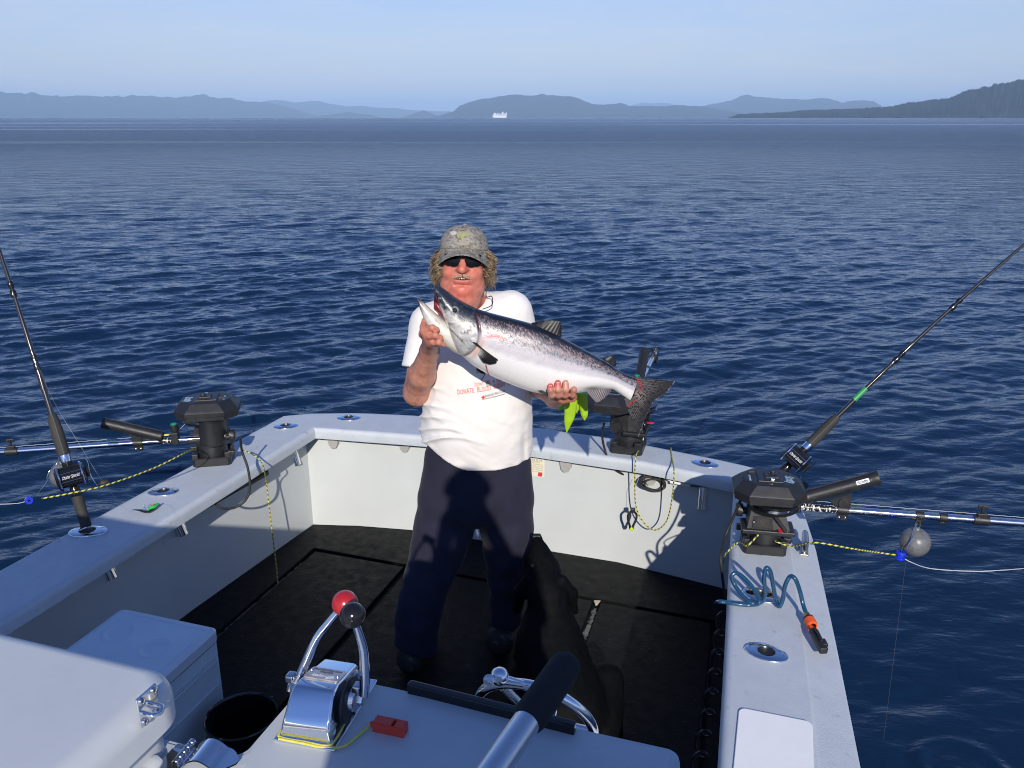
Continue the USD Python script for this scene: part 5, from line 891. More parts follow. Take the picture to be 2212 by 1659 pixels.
FINM = usdkit.material(stage, '/World/Looks/salmon_fin', {'a': ('attribute', {'attribute': 'tint'}), 'p': ('principled_bsdf', {'roughness': .42, 'coat_weight': .1, 'coat_roughness': .3, 'specular_ior_level': .2}), 't': ('translucent_bsdf', {}), 'm': ('mix_closure', {'fac': .12})}, [('a.color', 'p.base_color'), ('a.color', 't.color'), ('p.BSDF', 'm.closure1'), ('t.BSDF', 'm.closure2')], surface='m.closure')
def dark(s, t, P, uv): c = np.tile(A([.012, .013, .015]), (len(s), 1)); return mx(c, [.03, .032, .032], np.clip(.5 + .5 * np.cos(s * 14 * 2 * np.pi), 0, 1) * .5 * sstep(.1, .4, t))
def tailc(s, t, P, uv):
    ray_ = .5 + .5 * np.cos(s * 30 * 2 * np.pi); n = fbm(P, 150, 2, 8); c = np.tile(A([.028, .028, .033]), (len(s), 1)); c = mx(c, [.30, .29, .28], ray_ ** 2 * .55 * sstep(.9, .3, t)); c = mx(c, [.55, .46, .42], sstep(.5, .0, np.abs(s - .55) * 2.2) * sstep(.75, .2, t) * ray_ * .7); c = mx(c, [.012, .012, .014], sstep(.12, .2, fbm(P, 190, 1, 6)) * .95); c = mx(c, [.42, .02, .03], sstep(.30, .2, t) * sstep(.12, .2, t) * sstep(-.05, .2, n) * .9); return mx(c, [.6, .6, .6], sstep(.965, .995, t) * sstep(.0, .2, n + .05))
fin('tail_fin', [(1352, 813), (1370, 830), (1372, 844), (1364, 855), (1346, 858)], [(1459, 824), (1440, 848), (1412, 868), (1396, 900), (1379, 944)], 0, .004, tailc, rays=15, n=90, m=54, thick=.012, seed=3, ragged=.04, label='broad forked tail fin with dark spots')
part(fish, 'tail_lobe', loft([(1340, 805), (1366, 815), (1385, 823), (1420, 823), (1456, 823)], [(1345, 838), (1366, 832), (1386, 829), (1420, 826), (1456, 824.5)], [.010, .008, .005, .003, .001], n=30, nr=14), FINM, tint=None, smooth=True) if False else None
fin('dorsal_fin', [(1142, 702), (1160, 708), (1180, 718), (1200, 727), (1212, 733)], [(1150, 697), (1176, 692), (1200, 692), (1212, 696), (1213, 722)], .0, .012, dark, rays=10, seed=4, thick=.005)
fin('adipose_fin', [(1303, 776), (1311, 781), (1320, 787), (1326, 792)], [(1308, 771), (1322, 769), (1330, 776), (1331, 790)], .0, .004, dark, rays=2, n=20, m=14, thick=.006)
def pecc(s, t, P, uv): c = dark(s, t, P, uv); return mx(c, [.55, .53, .50], sstep(.45, .0, t) * sstep(.25, .75, s) * .8)
fin('pectoral_fin', [(1019, 739), (1024, 738), (1034, 744), (1036, 757), (1032, 764)], [(1075, 776), (1076, 779), (1070, 786), (1058, 787), (1044, 783)], -.062, -.068, pecc, rays=9, seed=5, thick=.004, curl=-.012)
fin('pectoral_fin', [(1010, 778), (1016, 782), (1024, 788), (1030, 793)], [(1048, 806), (1046, 808), (1038, 806), (1028, 800)], .03, .05, dark, rays=7, seed=6, thick=.003)
def analc(s, t, P, uv): c = np.tile(A([.07, .065, .08]), (len(s), 1)); c = mx(c, [.26, .22, .24], (.5 + .5 * np.cos(s * 12 * 2 * np.pi)) * .5 * sstep(.02, .3, t)); return mx(c, [.6, .55, .52], sstep(.25, .02, t) * .5)
fin('anal_fin', [(1262, 842), (1280, 836), (1300, 832), (1322, 836)], [(1288, 870), (1297, 867), (1310, 856), (1322, 842)], -.012, -.03, analc, rays=12, seed=7, thick=.003)
fin('pelvic_fin', [(1136, 830), (1146, 836), (1154, 842)], [(1184, 856), (1183, 850), (1172, 843)], -.028, -.045, lambda s, t, P, uv: mx(dark(s, t, P, uv), [.25, .22, .2], sstep(.2, .8, s) * .6), rays=6, seed=8, n=24, thick=.004)
single('blood_drip', tube(bez([FP(1049, 788, -.061), FP(1051, 793, -.060), FP(1053, 802, -.052), FP(1057, 812, -.045)], 16), .0016, 6), paint('blood', (.42, .02, .02), .2), 'thin red streak of blood below the pectoral fin', 'blood')
# ---------------------------------------------------------------- the angler
SKIN = usdkit.material(stage, '/World/Looks/sunburnt_skin', {'a': ('attribute', {'attribute': 'tint'}), 'g': ('geometry', {}), 'n': ('noise_texture', {'scale': 330.0, 'detail': 4}), 'n2': ('noise_texture', {'scale': 60.0, 'detail': 3}), 'r': ('rgb_ramp', {'ramp': [(.32, (.76, .67, .65)), (.68, (1, 1, 1))]}), 'm': ('mix', {'mix_type': 'multiply', 'fac': 1.0}), 'b': ('bump', {'strength': .25, 'distance': .0012}), 'p': ('principled_bsdf', {'roughness': .46, 'subsurface_weight': .18, 'subsurface_radius': (1, .35, .2), 'subsurface_scale': .006, 'specular_ior_level': .45})},
    [('a.color', 'm.color1'), ('g.position', 'n.vector'), ('g.position', 'n2.vector'), ('n2.fac', 'r.fac'), ('r.color', 'm.color2'), ('m.color', 'p.base_color'), ('n.fac', 'b.height'), ('b.normal', 'p.normal')], surface='p.BSDF')
MY = 3.00
man = thing('person', 'man in white t-shirt, dark trousers and camouflage cap holding a large salmon', 'person', A([-.1, 3.05, 0]))
hc = Y(1001, 571, MY - .02)                                       # middle of the head
hr = unit(A([1.0, .02, -.04])); hf = unit(A([.0, -1.0, .20])); hf = unit(hf - hr * (hf @ hr)); hu = np.cross(hf, hr); hu = hu if hu[2] > 0 else -hu; HR = np.c_[hr, hf, hu]
def HD(x, f, u): return hc + hr * x + hf * f + hu * u
JN = dict(neck=Y(1010, 650, MY + .03), shL=Y(926, 700, MY + .02), shR=Y(1108, 672, MY + .04), elL=Y(900, 848, MY - .06), wrL=Y(928, 757, MY - .24), elR=Y(1150, 812, MY + .05), wrR=Y(1198, 862, MY - .20))
SCL = 1.0
sk = Sculpt(HD(0, 0, 0) * A([1, 1, 0]) + A([-.42, -.42, 1.02]), hc + A([.46, .28, .20]), .0038)
# head
sk.ell(HD(0, -.018, .030), (.079, .100, .098), HR, k=.01); sk.ell(HD(0, .028, -.035), (.070, .070, .085), HR, k=.03); sk.ell(HD(0, .030, -.072), (.066, .062, .052), HR, k=.02)
for s in (-1, 1):
    sk.ell(HD(s * .040, .062, -.030), (.030, .026, .026), HR, k=.018); sk.ell(HD(s * .052, .028, -.078), (.026, .036, .034), HR, k=.02)
    sk.ell(HD(s * .079, -.012, -.012), (.010, .020, .032), HR, k=.006); sk.cone(HD(s * .012, .080, .020), HD(s * .050, .062, .020), .011, .010, k=.014)
    sk.ell(HD(s * .033, .090, .016), (.018, .014, .012), HR, k=.012, cut=True)
sk.ell(HD(0, .072, -.094), (.030, .026, .023), HR, k=.012); sk.ell(HD(0, .030, -.126), (.060, .050, .028), HR, k=.012)
sk.cone(HD(0, .090, .022), HD(0, .113, -.022), .0105, .0155, k=.010)
for s in (-1, 1): sk.ell(HD(s * .0145, .102, -.025), (.0095, .012, .009), HR, k=.006); sk.ell(HD(s * .0075, .113, -.0355), (.0045, .006, .004), HR, k=.003, cut=True); sk.cone(HD(s * .019, .106, -.030), HD(s * .047, .086, -.064), .0055, .0045, k=.005, cut=True)
sk.ell(HD(0, .078, -.052), (.040, .024, .024), HR, k=.012)
sk.ell(HD(0, .104, -.0520), (.033, .018, .0072), HR, k=.004, cut=True); [sk.cone(HD(s * .033, .082, -.0465), HD(s * .020, .096, -.0525), .0028, .004, k=.003, cut=True) for s in (-1, 1)]; sk.cone(HD(-.02, .0955, -.0600), HD(.02, .0955, -.0600), .0048, k=.006); sk.cone(HD(-.026, .0935, -.0450), HD(.026, .0935, -.0450), .004, k=.006)
sk.cone(HD(-.024, .091, -.076), HD(.024, .091, -.076), .004, k=.01, cut=True)
# neck, shoulders, trunk
nb = JN['neck']; sk.cone(HD(0, -.015, -.07), nb + A([0, .02, -.05]), .066, .072, k=.03); sk.cone(HD(0, .03, -.11), nb + A([0, -.02, -.06]), .05, .055, k=.03)
sk.cone(JN['shL'], JN['shR'], .058, .058, k=.04); mid = (JN['shL'] + JN['shR']) / 2; sk.ell(mid + A([0, .0, -.16]), (.17, .11, .19), k=.05); sk.ell(mid + A([0, -.02, -.36]), (.165, .13, .18), k=.05)
# arms
sk.chain([JN['shL'], JN['elL']], [.056, .048], k=.03); sk.cone(JN['elL'], JN['elL'] * .55 + JN['wrL'] * .45, .046, .047, k=.02); sk.cone(JN['elL'] * .55 + JN['wrL'] * .45, JN['wrL'], .047, .032, k=.02)
sk.chain([JN['shR'], JN['elR']], [.056, .048], k=.03); sk.cone(JN['elR'], JN['elR'] * .6 + JN['wrR'] * .4, .045, .046, k=.02); sk.cone(JN['elR'] * .6 + JN['wrR'] * .4, JN['wrR'], .046, .030, k=.02)
# the hand under the jaw: palm, four fingers curled round and into the gill, thumb along the side
W = JN['wrL']; pc_ = Y(932, 724, FY - .02)
sk.cone(W, pc_ + A([0, .01, -.01]), .030, .030, k=.02); sk.ell(pc_, (.026, .034, .036), k=.012); sk.cone(Y(918, 715, FY - .035), Y(940, 738, FY - .03), .018, .019, k=.012)
fingers = [[(919, 700, -.050), (924, 690, -.06), (934, 688, -.058)], [(922, 712, -.058), (935, 706, -.07), (946, 706, -.062)], [(930, 726, -.06), (944, 724, -.07), (956, 726, -.062)], [(938, 740, -.055), (950, 741, -.065), (960, 744, -.058)]]
fingers = [[(913, 708, .01), (918, 693, .006), (926, 687, .016), (936, 690, .03)], [(915, 722, -.012), (922, 712, -.044), (934, 708, -.056), (944, 712, -.050)], [(920, 734, -.018), (928, 726, -.054), (941, 725, -.066), (952, 730, -.058)], [(926, 745, -.016), (936, 740, -.052), (948, 740, -.064), (959, 745, -.054)]]
for fg, r in zip(fingers, (.0105, .0108, .0108, .0100)): sk.chain([Y(u, v, FY + d) for u, v, d in fg], [r * 1.08, r, r * .97, r * .86], k=.0045)
sk.chain([pc_ + A([-.012, .01, 0]), Y(914, 722, FY + .035), Y(916, 706, FY + .055), Y(926, 694, FY + .062)], [.018, .0145, .0125, .0105], k=.006)
# the hand that bears the tail end: palm below, four fingertips up in front
W2 = JN['wrR']; p2 = Y(1216, 856, FY + .01)
sk.cone(W2, p2, .030, .027, k=.02); sk.cone(Y(1196, 854, FY + .0), Y(1236, 858, FY + .0), .019, .017, k=.012)
for u0, u1, vt, r in ((1193, 1189, 829, .0108), (1207, 1205, 822, .0115), (1221, 1222, 822, .0112), (1236, 1240, 836, .0098)):
    sk.chain([Y(u0, 856, FY - .008), Y(u0 + (u1 - u0) * .3, 853, FY - .062), Y(u1, 841, FY - .076), Y(u1, vt + 5, FY - .070)], [r * 1.1, r * 1.06, r, r * .9], k=.0035)
sk.chain([p2 + A([-.012, .03, 0]), Y(1190, 838, FY + .075), Y(1186, 822, FY + .078)], [.016, .0135, .011], k=.006)
skm = sk.mesh(5); pv = np.asarray(skm.vertices)
def skin_tint(p):
    q = (p - hc) @ HR; x, f, u = q[:, 0], q[:, 1], q[:, 2]; n = fbm(p, 40, 3, 2); c = np.tile(A([.57, .265, .185]), (len(p), 1)); c = mx(c, [.60, .33, .24], sstep(-.1, .2, n) * .5)
    hd = (u > -.17) & (np.abs(x) < .12); red = np.exp(-(x / .04) ** 2 - ((f - .075) / .05) ** 2 - ((u + .095) / .03) ** 2) * .9 + np.exp(-((np.abs(x) - .043) / .024) ** 2 - ((u + .03) / .03) ** 2) * .55 * (f > .02) + np.exp(-(x / .018) ** 2 - ((u + .018) / .026) ** 2) * .6 * (f > .07)
    c = mx(c, [.62, .215, .155], hd * .55); c = mx(c, [.66, .15, .11], np.clip(red * hd, 0, .9)); lips = np.exp(-(x / .026) ** 4 - ((u + .060) / .0055) ** 2) * (f > .085); c = mx(c, [.55, .15, .13], lips * .8 * hd)
    c = mx(c, [.035, .012, .01], np.clip(sstep(.030, .027, np.abs(x)) * sstep(.0062, .0044, np.abs(u + .0515 - .10 * x * x / .027)) * (f > .06) * (f < .102), 0, 1))
    knuckle = np.minimum.reduce([np.linalg.norm(p - Y(u1, vt + 6, FY - .07), axis=1) for u1, vt in ((1189, 829), (1205, 822))]); c = mx(c, [.55, .05, .06], sstep(.022, .008, knuckle) * .75)
    wr = np.minimum(np.linalg.norm(p - p2, axis=1), np.linalg.norm(p - pc_, axis=1)); c = mx(c, [.58, .20, .13], sstep(.09, .04, wr) * .55)
    return np.clip(c, .01, 1)
part(man, 'body', skm, SKIN, tint=skin_tint(pv))
# fingernails
NAIL = mat('fingernail', (.62, .36, .29), .3, coat=.3)
for u1, vt in ((1189, 829), (1205, 822), (1222, 822), (1240, 836)):
    c = Y(u1, vt + 7, FY - .0785); part(man, 'fingernail', put(rbox(.010, .0022, .011, .001), frame(A([1, 0, 0]), A([0, 1, 0]), UP, c)), NAIL)
# teeth
TEETH = mat('teeth', (.78, .72, .58), .25, coat=.3)
for i, x in enumerate((-.0155, -.0085, -.0015, .006, .0125)): part(man, 'tooth', put(rbox(.0062, .004, .0082 - .001 * (i in (0, 4)), .0016), at(frame(hr, hf, hu), HD(x * 1.15, .0925 - abs(x) * .16, -.0500))), TEETH)
# moustache: short hairs combed down and out
HAIRM = mat('sandy_hair', (.34, .25, .15), .45, var=.6, vscale=70, spec=.4, dirt=((.09, .06, .035), .48, .58, 55.0)); MOUS = mat('blond_moustache', (.47, .29, .185), .6, var=.3, vscale=150)
def strands(paths, r0, name, parent, m, n=5):
    V, F, k = [], [], 0
    for p, r in paths:
        t = tube(p, r, n); V.append(t.vertices); F.append(t.faces + k); k += len(t.vertices)
    return part(parent, name, TM(np.vstack(V), np.vstack(F)), m, smooth=True)
rng = np.random.default_rng(11); ps = []
for _ in range(330):
    x = rng.uniform(-.031, .031); s = np.sign(x); b = HD(x, .1075 - abs(x) ** 1.5 * 2.6, -.0375 - abs(x) * .24 + rng.uniform(-.004, .004)); e = b + hr * (s * rng.uniform(.002, .009)) - hu * rng.uniform(.005, .009) + hf * rng.uniform(-.001, .003); ps.append((np.linspace(b, e, 3), [.0008, .0007, .0003]))
strands(ps, 0, 'moustache', man, MOUS, 4)
# hair: wavy locks falling out from under the cap at both sides and behind
ps = []
for _ in range(2300):
    s = rng.choice((-1, 1)); f = rng.uniform(-.085, .040) if rng.random() < .75 else rng.uniform(-.11, -.05); u = rng.uniform(-.015, .055); x = s * .080 * math.sqrt(max(.05, 1 - ((f + .018) / .108) ** 2)); b = HD(x, f, u); L = rng.uniform(.030, .085) * (1 if f < .0 else .75); ph = rng.uniform(0, 6.3); out = rng.uniform(.004, .028) * (1.4 if rng.random() < .12 else 1); fr = rng.uniform(.5, 1.9); amp = rng.uniform(.003, .014); q = []
    for t in np.linspace(0, 1, 14):
        q.append(b + hr * s * (out * math.sin(min(1, t * 1.5) * math.pi * .6) + amp * math.sin(ph + fr * 2 * math.pi * t) * min(1, 2 * t)) - hu * (L * t - .9 * amp * math.sin(ph * 1.7 + fr * 6 * t) * t) + hf * (amp * math.cos(ph + fr * 2 * math.pi * t) * min(1, 2 * t) - .010 * t))
    ps.append((q, np.interp(np.linspace(0, 1, 14), [0, .5, 1], [.0011, .0010, .0003]) * rng.uniform(.6, 1.2)))
[strands([p for p in ps if ((p[0][0] - hc) @ hr > 0) == q], 0, 'hair', man, HAIRM, 5) for q in (True, False)]
# cap: crown of panels, button, peak, sweat-band seam, stitched patch
CAMO = usdkit.material(stage, '/World/Looks/camouflage_cloth', {'g': ('geometry', {}), 'm': ('mapping', {'scale': (1.0, 1.0, 1.6)}), 'n1': ('noise_texture', {'scale': 26.0, 'detail': 4, 'distortion': 1.2}), 'n2': ('noise_texture', {'scale': 55.0, 'detail': 5, 'distortion': 2.0}), 'w': ('noise_texture', {'scale': 900.0, 'detail': 2}), 'r1': ('rgb_ramp', {'ramp': [(.36, (.17, .155, .125)), (.47, (.30, .275, .24)), (.54, (.33, .31, .29)), (.62, (.20, .20, .15)), (.7, (.36, .34, .32))]}), 'r2': ('rgb_ramp', {'ramp': [(.56, (0, 0, 0)), (.6, (1, 1, 1))]}), 'mx': ('mix', {'mix_type': 'mix', 'color2': (.12, .105, .08)}), 'b': ('bump', {'strength': .3, 'distance': .0006}), 'p': ('principled_bsdf', {'roughness': .85, 'specular_ior_level': .2})},
    [('g.position', 'm.vector'), ('m.vector', 'n1.vector'), ('m.vector', 'n2.vector'), ('g.position', 'w.vector'), ('n1.fac', 'r1.fac'), ('n2.fac', 'r2.fac'), ('r2.color', 'mx.fac'), ('r1.color', 'mx.color1'), ('mx.color', 'p.base_color'), ('w.fac', 'b.height'), ('b.normal', 'p.normal')], surface='p.BSDF')
nU, nT = 46, 90; V = []
for i in range(nU):
    e = i / (nU - 1); el = e * math.pi / 2
    for j in range(nT):
        t = 2 * math.pi * j / nT; cr = math.cos(el) ** .82; seam = 1 - .010 * math.exp(-((((t / (math.pi / 3)) % 1) - .5) / .04) ** 2) * 0 - .012 * math.exp(-(min((t / (math.pi / 3)) % 1, 1 - (t / (math.pi / 3)) % 1) / .05) ** 2)
        x, f = .0895 * cr * math.sin(t) * seam, .109 * cr * math.cos(t) * seam; front = max(0, math.cos(t)); f += .010 * front * math.sin(el * 2) * .9
        wr = .0022 * math.sin(5 * t + 3 * e) * (1 - e); V.append(HD(x * (1 + wr * 3), f - .016, (.046 + .095 * math.sin(el) ** .92 - .002 * front) if i else .036))
cg = grid_mesh(A(V).reshape(nU, nT, 3), True)
if (cg.face_normals * (cg.triangles_center - hc)).sum() < 0: cg.invert()
cap = part(man, 'cap', cg, CAMO, smooth=True, label='camouflage baseball cap')
part(cap, 'button', put(lathe([(0, .005), (.005, .004), (.008, 0), (.008, -.003)], 16), zframe(hu, HD(0, -.016, .1405))), CAMO)
pk = []; nA, nB = 40, 16
for i in range(nA):
    a = math.radians(-66 + 132 * i / (nA - 1)); bx, bf = .087 * math.sin(a), .107 * math.cos(a) - .016
    for j in range(nB):
        t = j / (nB - 1); pr = .060 * max(0, math.cos(a * 1.25)) ** .55; x = bx * (1 + .10 * t * 1) ; f = bf + t * pr; u = .0470 - t * .018 - (x / .09) ** 2 * .036 * (0.25 + .75 * t); pk.append(HD(x, f, u))
pg = grid_mesh(A(pk).reshape(nA, nB, 3)); th = hu * .0035; pk2 = TM(np.vstack([pg.vertices, pg.vertices - th]), np.vstack([pg.faces, pg.faces[:, ::-1] + len(pg.vertices)] + [[[i * nB + nB - 1, (i + 1) * nB + nB - 1, (i + 1) * nB + nB - 1 + nA * nB], [i * nB + nB - 1, (i + 1) * nB + nB - 1 + nA * nB, i * nB + nB - 1 + nA * nB]] for i in range(nA - 1)]))
pkn = part(cap, 'peak', pk2, CAMO, smooth=50)
def crown(t, el): cr = math.cos(el) ** .82; fr = max(0, math.cos(t)); return HD(.0895 * cr * math.sin(t), .109 * cr * math.cos(t) + .009 * fr * math.sin(el * 2) - .016, .046 + .095 * math.sin(el) ** .92 - .002 * fr)
def oncap(poly, off, n=60):
    """A patch of cloth laid on the front of the crown; poly in (x, height) metres from the middle of the front."""
    p = np.asarray(poly); c = p.mean(0); rings = [c + (p - c) * k for k in (1.0, .75, .5, .25)]; out = []
    for r in rings:
        for a, b in r: el = min(1.5, max(.02, (b + .045) / .098)); q = crown(a / (.0895 * math.cos(el) ** .82 + .02) , el); out.append(q + unit(q - HD(0, -.02, .03)) * off)
    k = len(p); g = grid_mesh(A(out).reshape(4, k, 3), True); cc = crown(c[0] / .1, min(1.5, (c[1] + .045) / .098)); cc = cc + unit(cc - HD(0, -.02, .03)) * off; m = TM(np.vstack([g.vertices, cc]), np.vstack([g.faces, [[3 * k + i, 3 * k + (i + 1) % k, 4 * k] for i in range(k)]]))
    if (m.face_normals * (m.triangles_center - hc)).sum() < 0: m.invert()
    return m
a_ = np.linspace(0, 2 * np.pi, 41)[:-1]; EMB = mat('olive_embroidery', (.30, .31, .15), .8, var=.35, vscale=300, bump=.5, bscale=900); EMB2 = mat('grey_embroidery', (.5, .49, .45), .8, var=.3, vscale=300, bump=.5, bscale=900)
bass = [(-.030, .012), (-.024, .022), (-.010, .027), (.008, .026), (.022, .020), (.030, .012), (.030, .007), (.020, .006), (.006, .004), (.004, -.012), (-.002, -.018), (-.008, -.006), (-.012, -.002), (-.022, -.004), (-.026, .004)]
part(cap, 'embroidery', oncap(bez(np.c_[A(bass + [bass[0]]), np.zeros(len(bass) + 1)], 64)[:-1, :2], .0022), EMB, smooth=True, label='olive stitched fish emblem'); part(cap, 'embroidery', oncap(np.c_[-.048 + .017 * np.cos(a_), .018 + .010 * np.sin(a_)], .0018), EMB2, smooth=True, label='pale grey stitched patch')
part(cap, 'sweatband', grid_mesh(A([[crown(t, .0) * 1.0 + hu * dz + unit(crown(t, 0) - HD(0, -.016, .046)) * .0008 for t in np.linspace(-1.7, 1.7, 40)] for dz in (.006, -.022)])), CAMO, smooth=True)
part(cap, 'band', tube([crown(t, .05) + hu * .004 * 0 for t in np.linspace(-1.5, 1.5, 50)], .0022, 6), mat('olive_band', (.17, .17, .13), .85), smooth=60)
# sunglasses
LENS = mat('dark_lens', (.006, .006, .007), .12, spec=.3); gl = part(man, 'sunglasses', tube(bez([HD(-.082, -.01, .012), HD(-.076, .05, .016), HD(-.060, .086, .021), HD(-.02, .1055, .022), HD(0, .108, .020), HD(.02, .1055, .022), HD(.060, .086, .021), HD(.076, .05, .016), HD(.082, -.01, .012)], 60), .0032, 8), BLACKG, smooth=60)
for s in (-1, 1):
    V = []; 
    for i in range(20):
        t = i / 19; x = s * (.008 + .056 * t); f = .1075 - (abs(x) / .064) ** 2.2 * .022; hi = .036 - .004 * t; lo = .003 - .015 * math.sin(min(1, t * 1.5 + .12) * math.pi * .72) + .009 * max(0, t - .8) * 5
        for j in range(10): q = j / 9; V.append(HD(x, f + .003 * math.sin(q * math.pi), hi * (1 - q) + lo * q))
    m = grid_mesh(A(V).reshape(20, 10, 3)); m2 = m.copy(); m2.vertices -= hf * .0022; part(gl, 'lens', cat(m, TM(m2.vertices, m2.faces[:, ::-1])), LENS, smooth=True)
# glasses cord lying on the shirt
single_cord = part(gl, 'neck_cord', cat(tube(bez([HD(.082, -.01, .010), HD(.088, -.03, -.05), HD(.085, -.01, -.11), Y(1062, 640, MY - .07), Y(1064, 655, MY - .10), Y(1058, 662, MY - .115), Y(1042, 668, MY - .13)], 40), .0017, 6), tube(bez([HD(-.082, -.01, .010), HD(-.088, -.03, -.05), HD(-.08, -.02, -.11), Y(962, 640, MY - .05)], 30), .0017, 6)), RUBBER, smooth=60)
# t-shirt
TEE = usdkit.material(stage, '/World/Looks/white_cotton', {'g': ('geometry', {}), 'n': ('noise_texture', {'scale': 5.0, 'detail': 6}), 'w': ('noise_texture', {'scale': 700.0, 'detail': 2}), 'r': ('rgb_ramp', {'ramp': [(.35, (.755, .725, .68)), (.65, (.80, .78, .75))]}), 'd': ('noise_texture', {'scale': 26.0, 'detail': 3}), 'dr': ('rgb_ramp', {'ramp': [(.72, (0, 0, 0)), (.80, (.45, .45, .45))]}), 'mx': ('mix', {'mix_type': 'mix', 'color2': (.60, .55, .46)}), 'b': ('bump', {'strength': .25, 'distance': .0006}), 'p': ('principled_bsdf', {'roughness': .85, 'specular_ior_level': .2, 'sheen_weight': .15})},
    [('g.position', 'n.vector'), ('g.position', 'w.vector'), ('g.position', 'd.vector'), ('n.fac', 'r.fac'), ('d.fac', 'dr.fac'), ('dr.color', 'mx.fac'), ('r.color', 'mx.color1'), ('mx.color', 'p.base_color'), ('w.fac', 'b.height'), ('b.normal', 'p.normal')], surface='p.BSDF')
ts = Sculpt(A([-.62, MY - .33, .80]), A([.46, MY + .30, 1.66]), .0055)
def sleeve(sh, el, t1, r0, r1):
    d = unit(el - sh); e = sh + (el - sh) * t1; ts.cone(sh, e + d * .05, r0, r1, k=.035); ts.plane(e, -d if False else d, k=.004, lo=e - r1 * 1.5, hi=e + r1 * 1.5) if False else None; return e, d
eL, dL_ = sleeve(JN['shL'], JN['elL'], .66, .066, .074); eR, dR_ = sleeve(JN['shR'], JN['elR'], .72, .066, .070)
for e, d, sgn2 in ((eL, dL_, 1), (eR, dR_, 1)):
    ts.op(lambda P, e=e, d=d: np.maximum(-((P - e) @ d), np.linalg.norm(P - e - ((P - e) @ d)[..., None] * d, axis=-1) - .12 + 0 * P[..., 0]) * 1.0 if False else np.maximum(-((P - e) @ d), np.linalg.norm(P - e - ((P - e) @ d)[..., None] * d, axis=-1) - .12), e - .15, e + .15, .004, cut=True) if sgn2 else None
    ts.cone(e - d * .045, e + d * .04, .060, .062, k=.004, cut=True)
ts.cone(JN['shL'] + A([.015, 0, .0]), nb + A([-.02, .01, -.065]), .064, .075, k=.05); ts.cone(JN['shR'] + A([-.015, 0, .0]), nb + A([.02, .01, -.065]), .064, .075, k=.05)
def TW(ul, ur, v, yc, d, k=.05, hh=.13):
    l, r = Y(ul, v, yc), Y(ur, v, yc); c = (l + r) / 2; ts.ell(c, ((r - l)[0] / 2, d, hh), k=k)
for ul, ur, v, yc, d in ((924, 1120, 705, MY + .02, .125), (928, 1130, 735, MY + .01, .135), (932, 1138, 770, MY, .145), (928, 1141, 810, MY - .005, .155), (922, 1144, 850, MY - .01, .165), (918, 1145, 885, MY - .012, .170), (915, 1146, 920, MY - .01, .170), (914, 1147, 955, MY - .005, .163), (916, 1147, 990, MY, .155), (918, 1147, 1025, MY, .15)): TW(ul, ur, v, yc, d)
def wrinkle(p):
    w = .010 * fbm(p * A([1, 1, .55]), 8, 3, 6) + .020 * (np.abs(fbm(p @ A([[1, 0, .5], [0, 1, 0], [-.5, 0, 1]]) * A([.45, 1, 1.5]), 7, 3, 12)) - .1) * sstep(1.35, 1.1, p[:, 2]) + .003 * fbm(p, 34, 2, 4)
    q = proj(p); fold = sum(a * np.exp(-(((q[:, 1] - v0) - (q[:, 0] - 930) * sl2 + 12 * np.sin((q[:, 0] - 915) / 40)) / 4.5) ** 2) * sstep(x1, 920, q[:, 0]) for v0, sl2, a, x1 in ((880, .42, .007, 985), (905, .30, .008, 1010), (930, .20, .008, 1060), (955, .02, .009, 1080), (840, .5, .006, 970)))
    return w - fold * 1.5 + .006 * np.exp(-((q[:, 0] - 1132) / 6) ** 2) * sstep(930, 960, q[:, 1])
ts.displace(wrinkle)
# openings: hem, sleeves, neck
def hemz(p): q = proj(p); return q[:, 1] - (np.interp(q[:, 0], [905, 925, 945, 965, 985, 1005, 1050, 1100, 1146, 1160], [958, 962, 972, 984, 994, 1001, 1004, 1004, 999, 997]))
ts.op(lambda P: -(P[..., 2] - (Y(1030, 1003, MY - .15)[2] + .014 - .0 + np.interp(P[..., 0], [-.36, -.30, -.2, -.1, .0, .2], [.075, .068, .028, .004, .0, .006]).astype(np.float32))), ts.lo, ts.lo + ts.h * ts.n, .003, cut=True) if False else None
HZ = Y(1030, 1003, MY - .15)[2]
hb_ = [Y(u, v, MY - .10) for u, v in ((914, 960), (930, 966), (950, 977), (970, 988), (990, 997), (1010, 1002), (1060, 1004), (1110, 1003), (1146, 999))]; hbx, hbz = [p[0] for p in hb_], [p[2] for p in hb_]
ts.op(lambda P: (P[..., 2] - np.interp(P[..., 0], hbx, hbz)).astype(np.float32), ts.lo, A([9, 9, 1.2]), .004, cut=True)
ts.cone(HD(0, .0, -.10), nb + A([0, -.004, -.045]), .074, .078, k=.01, cut=True)
tsm = ts.mesh(6); tee = part(man, 't_shirt', tsm, TEE, smooth=True)
# collar band and sleeve hems
cb = nb + A([0, -.004, -.046])
def ray_hit(m, o, d):
    loc, _, _ = m.ray.intersects_location([o], [d], multiple_hits=True); return None if len(loc) == 0 else loc[np.argmin(np.linalg.norm(loc - o, axis=1))]
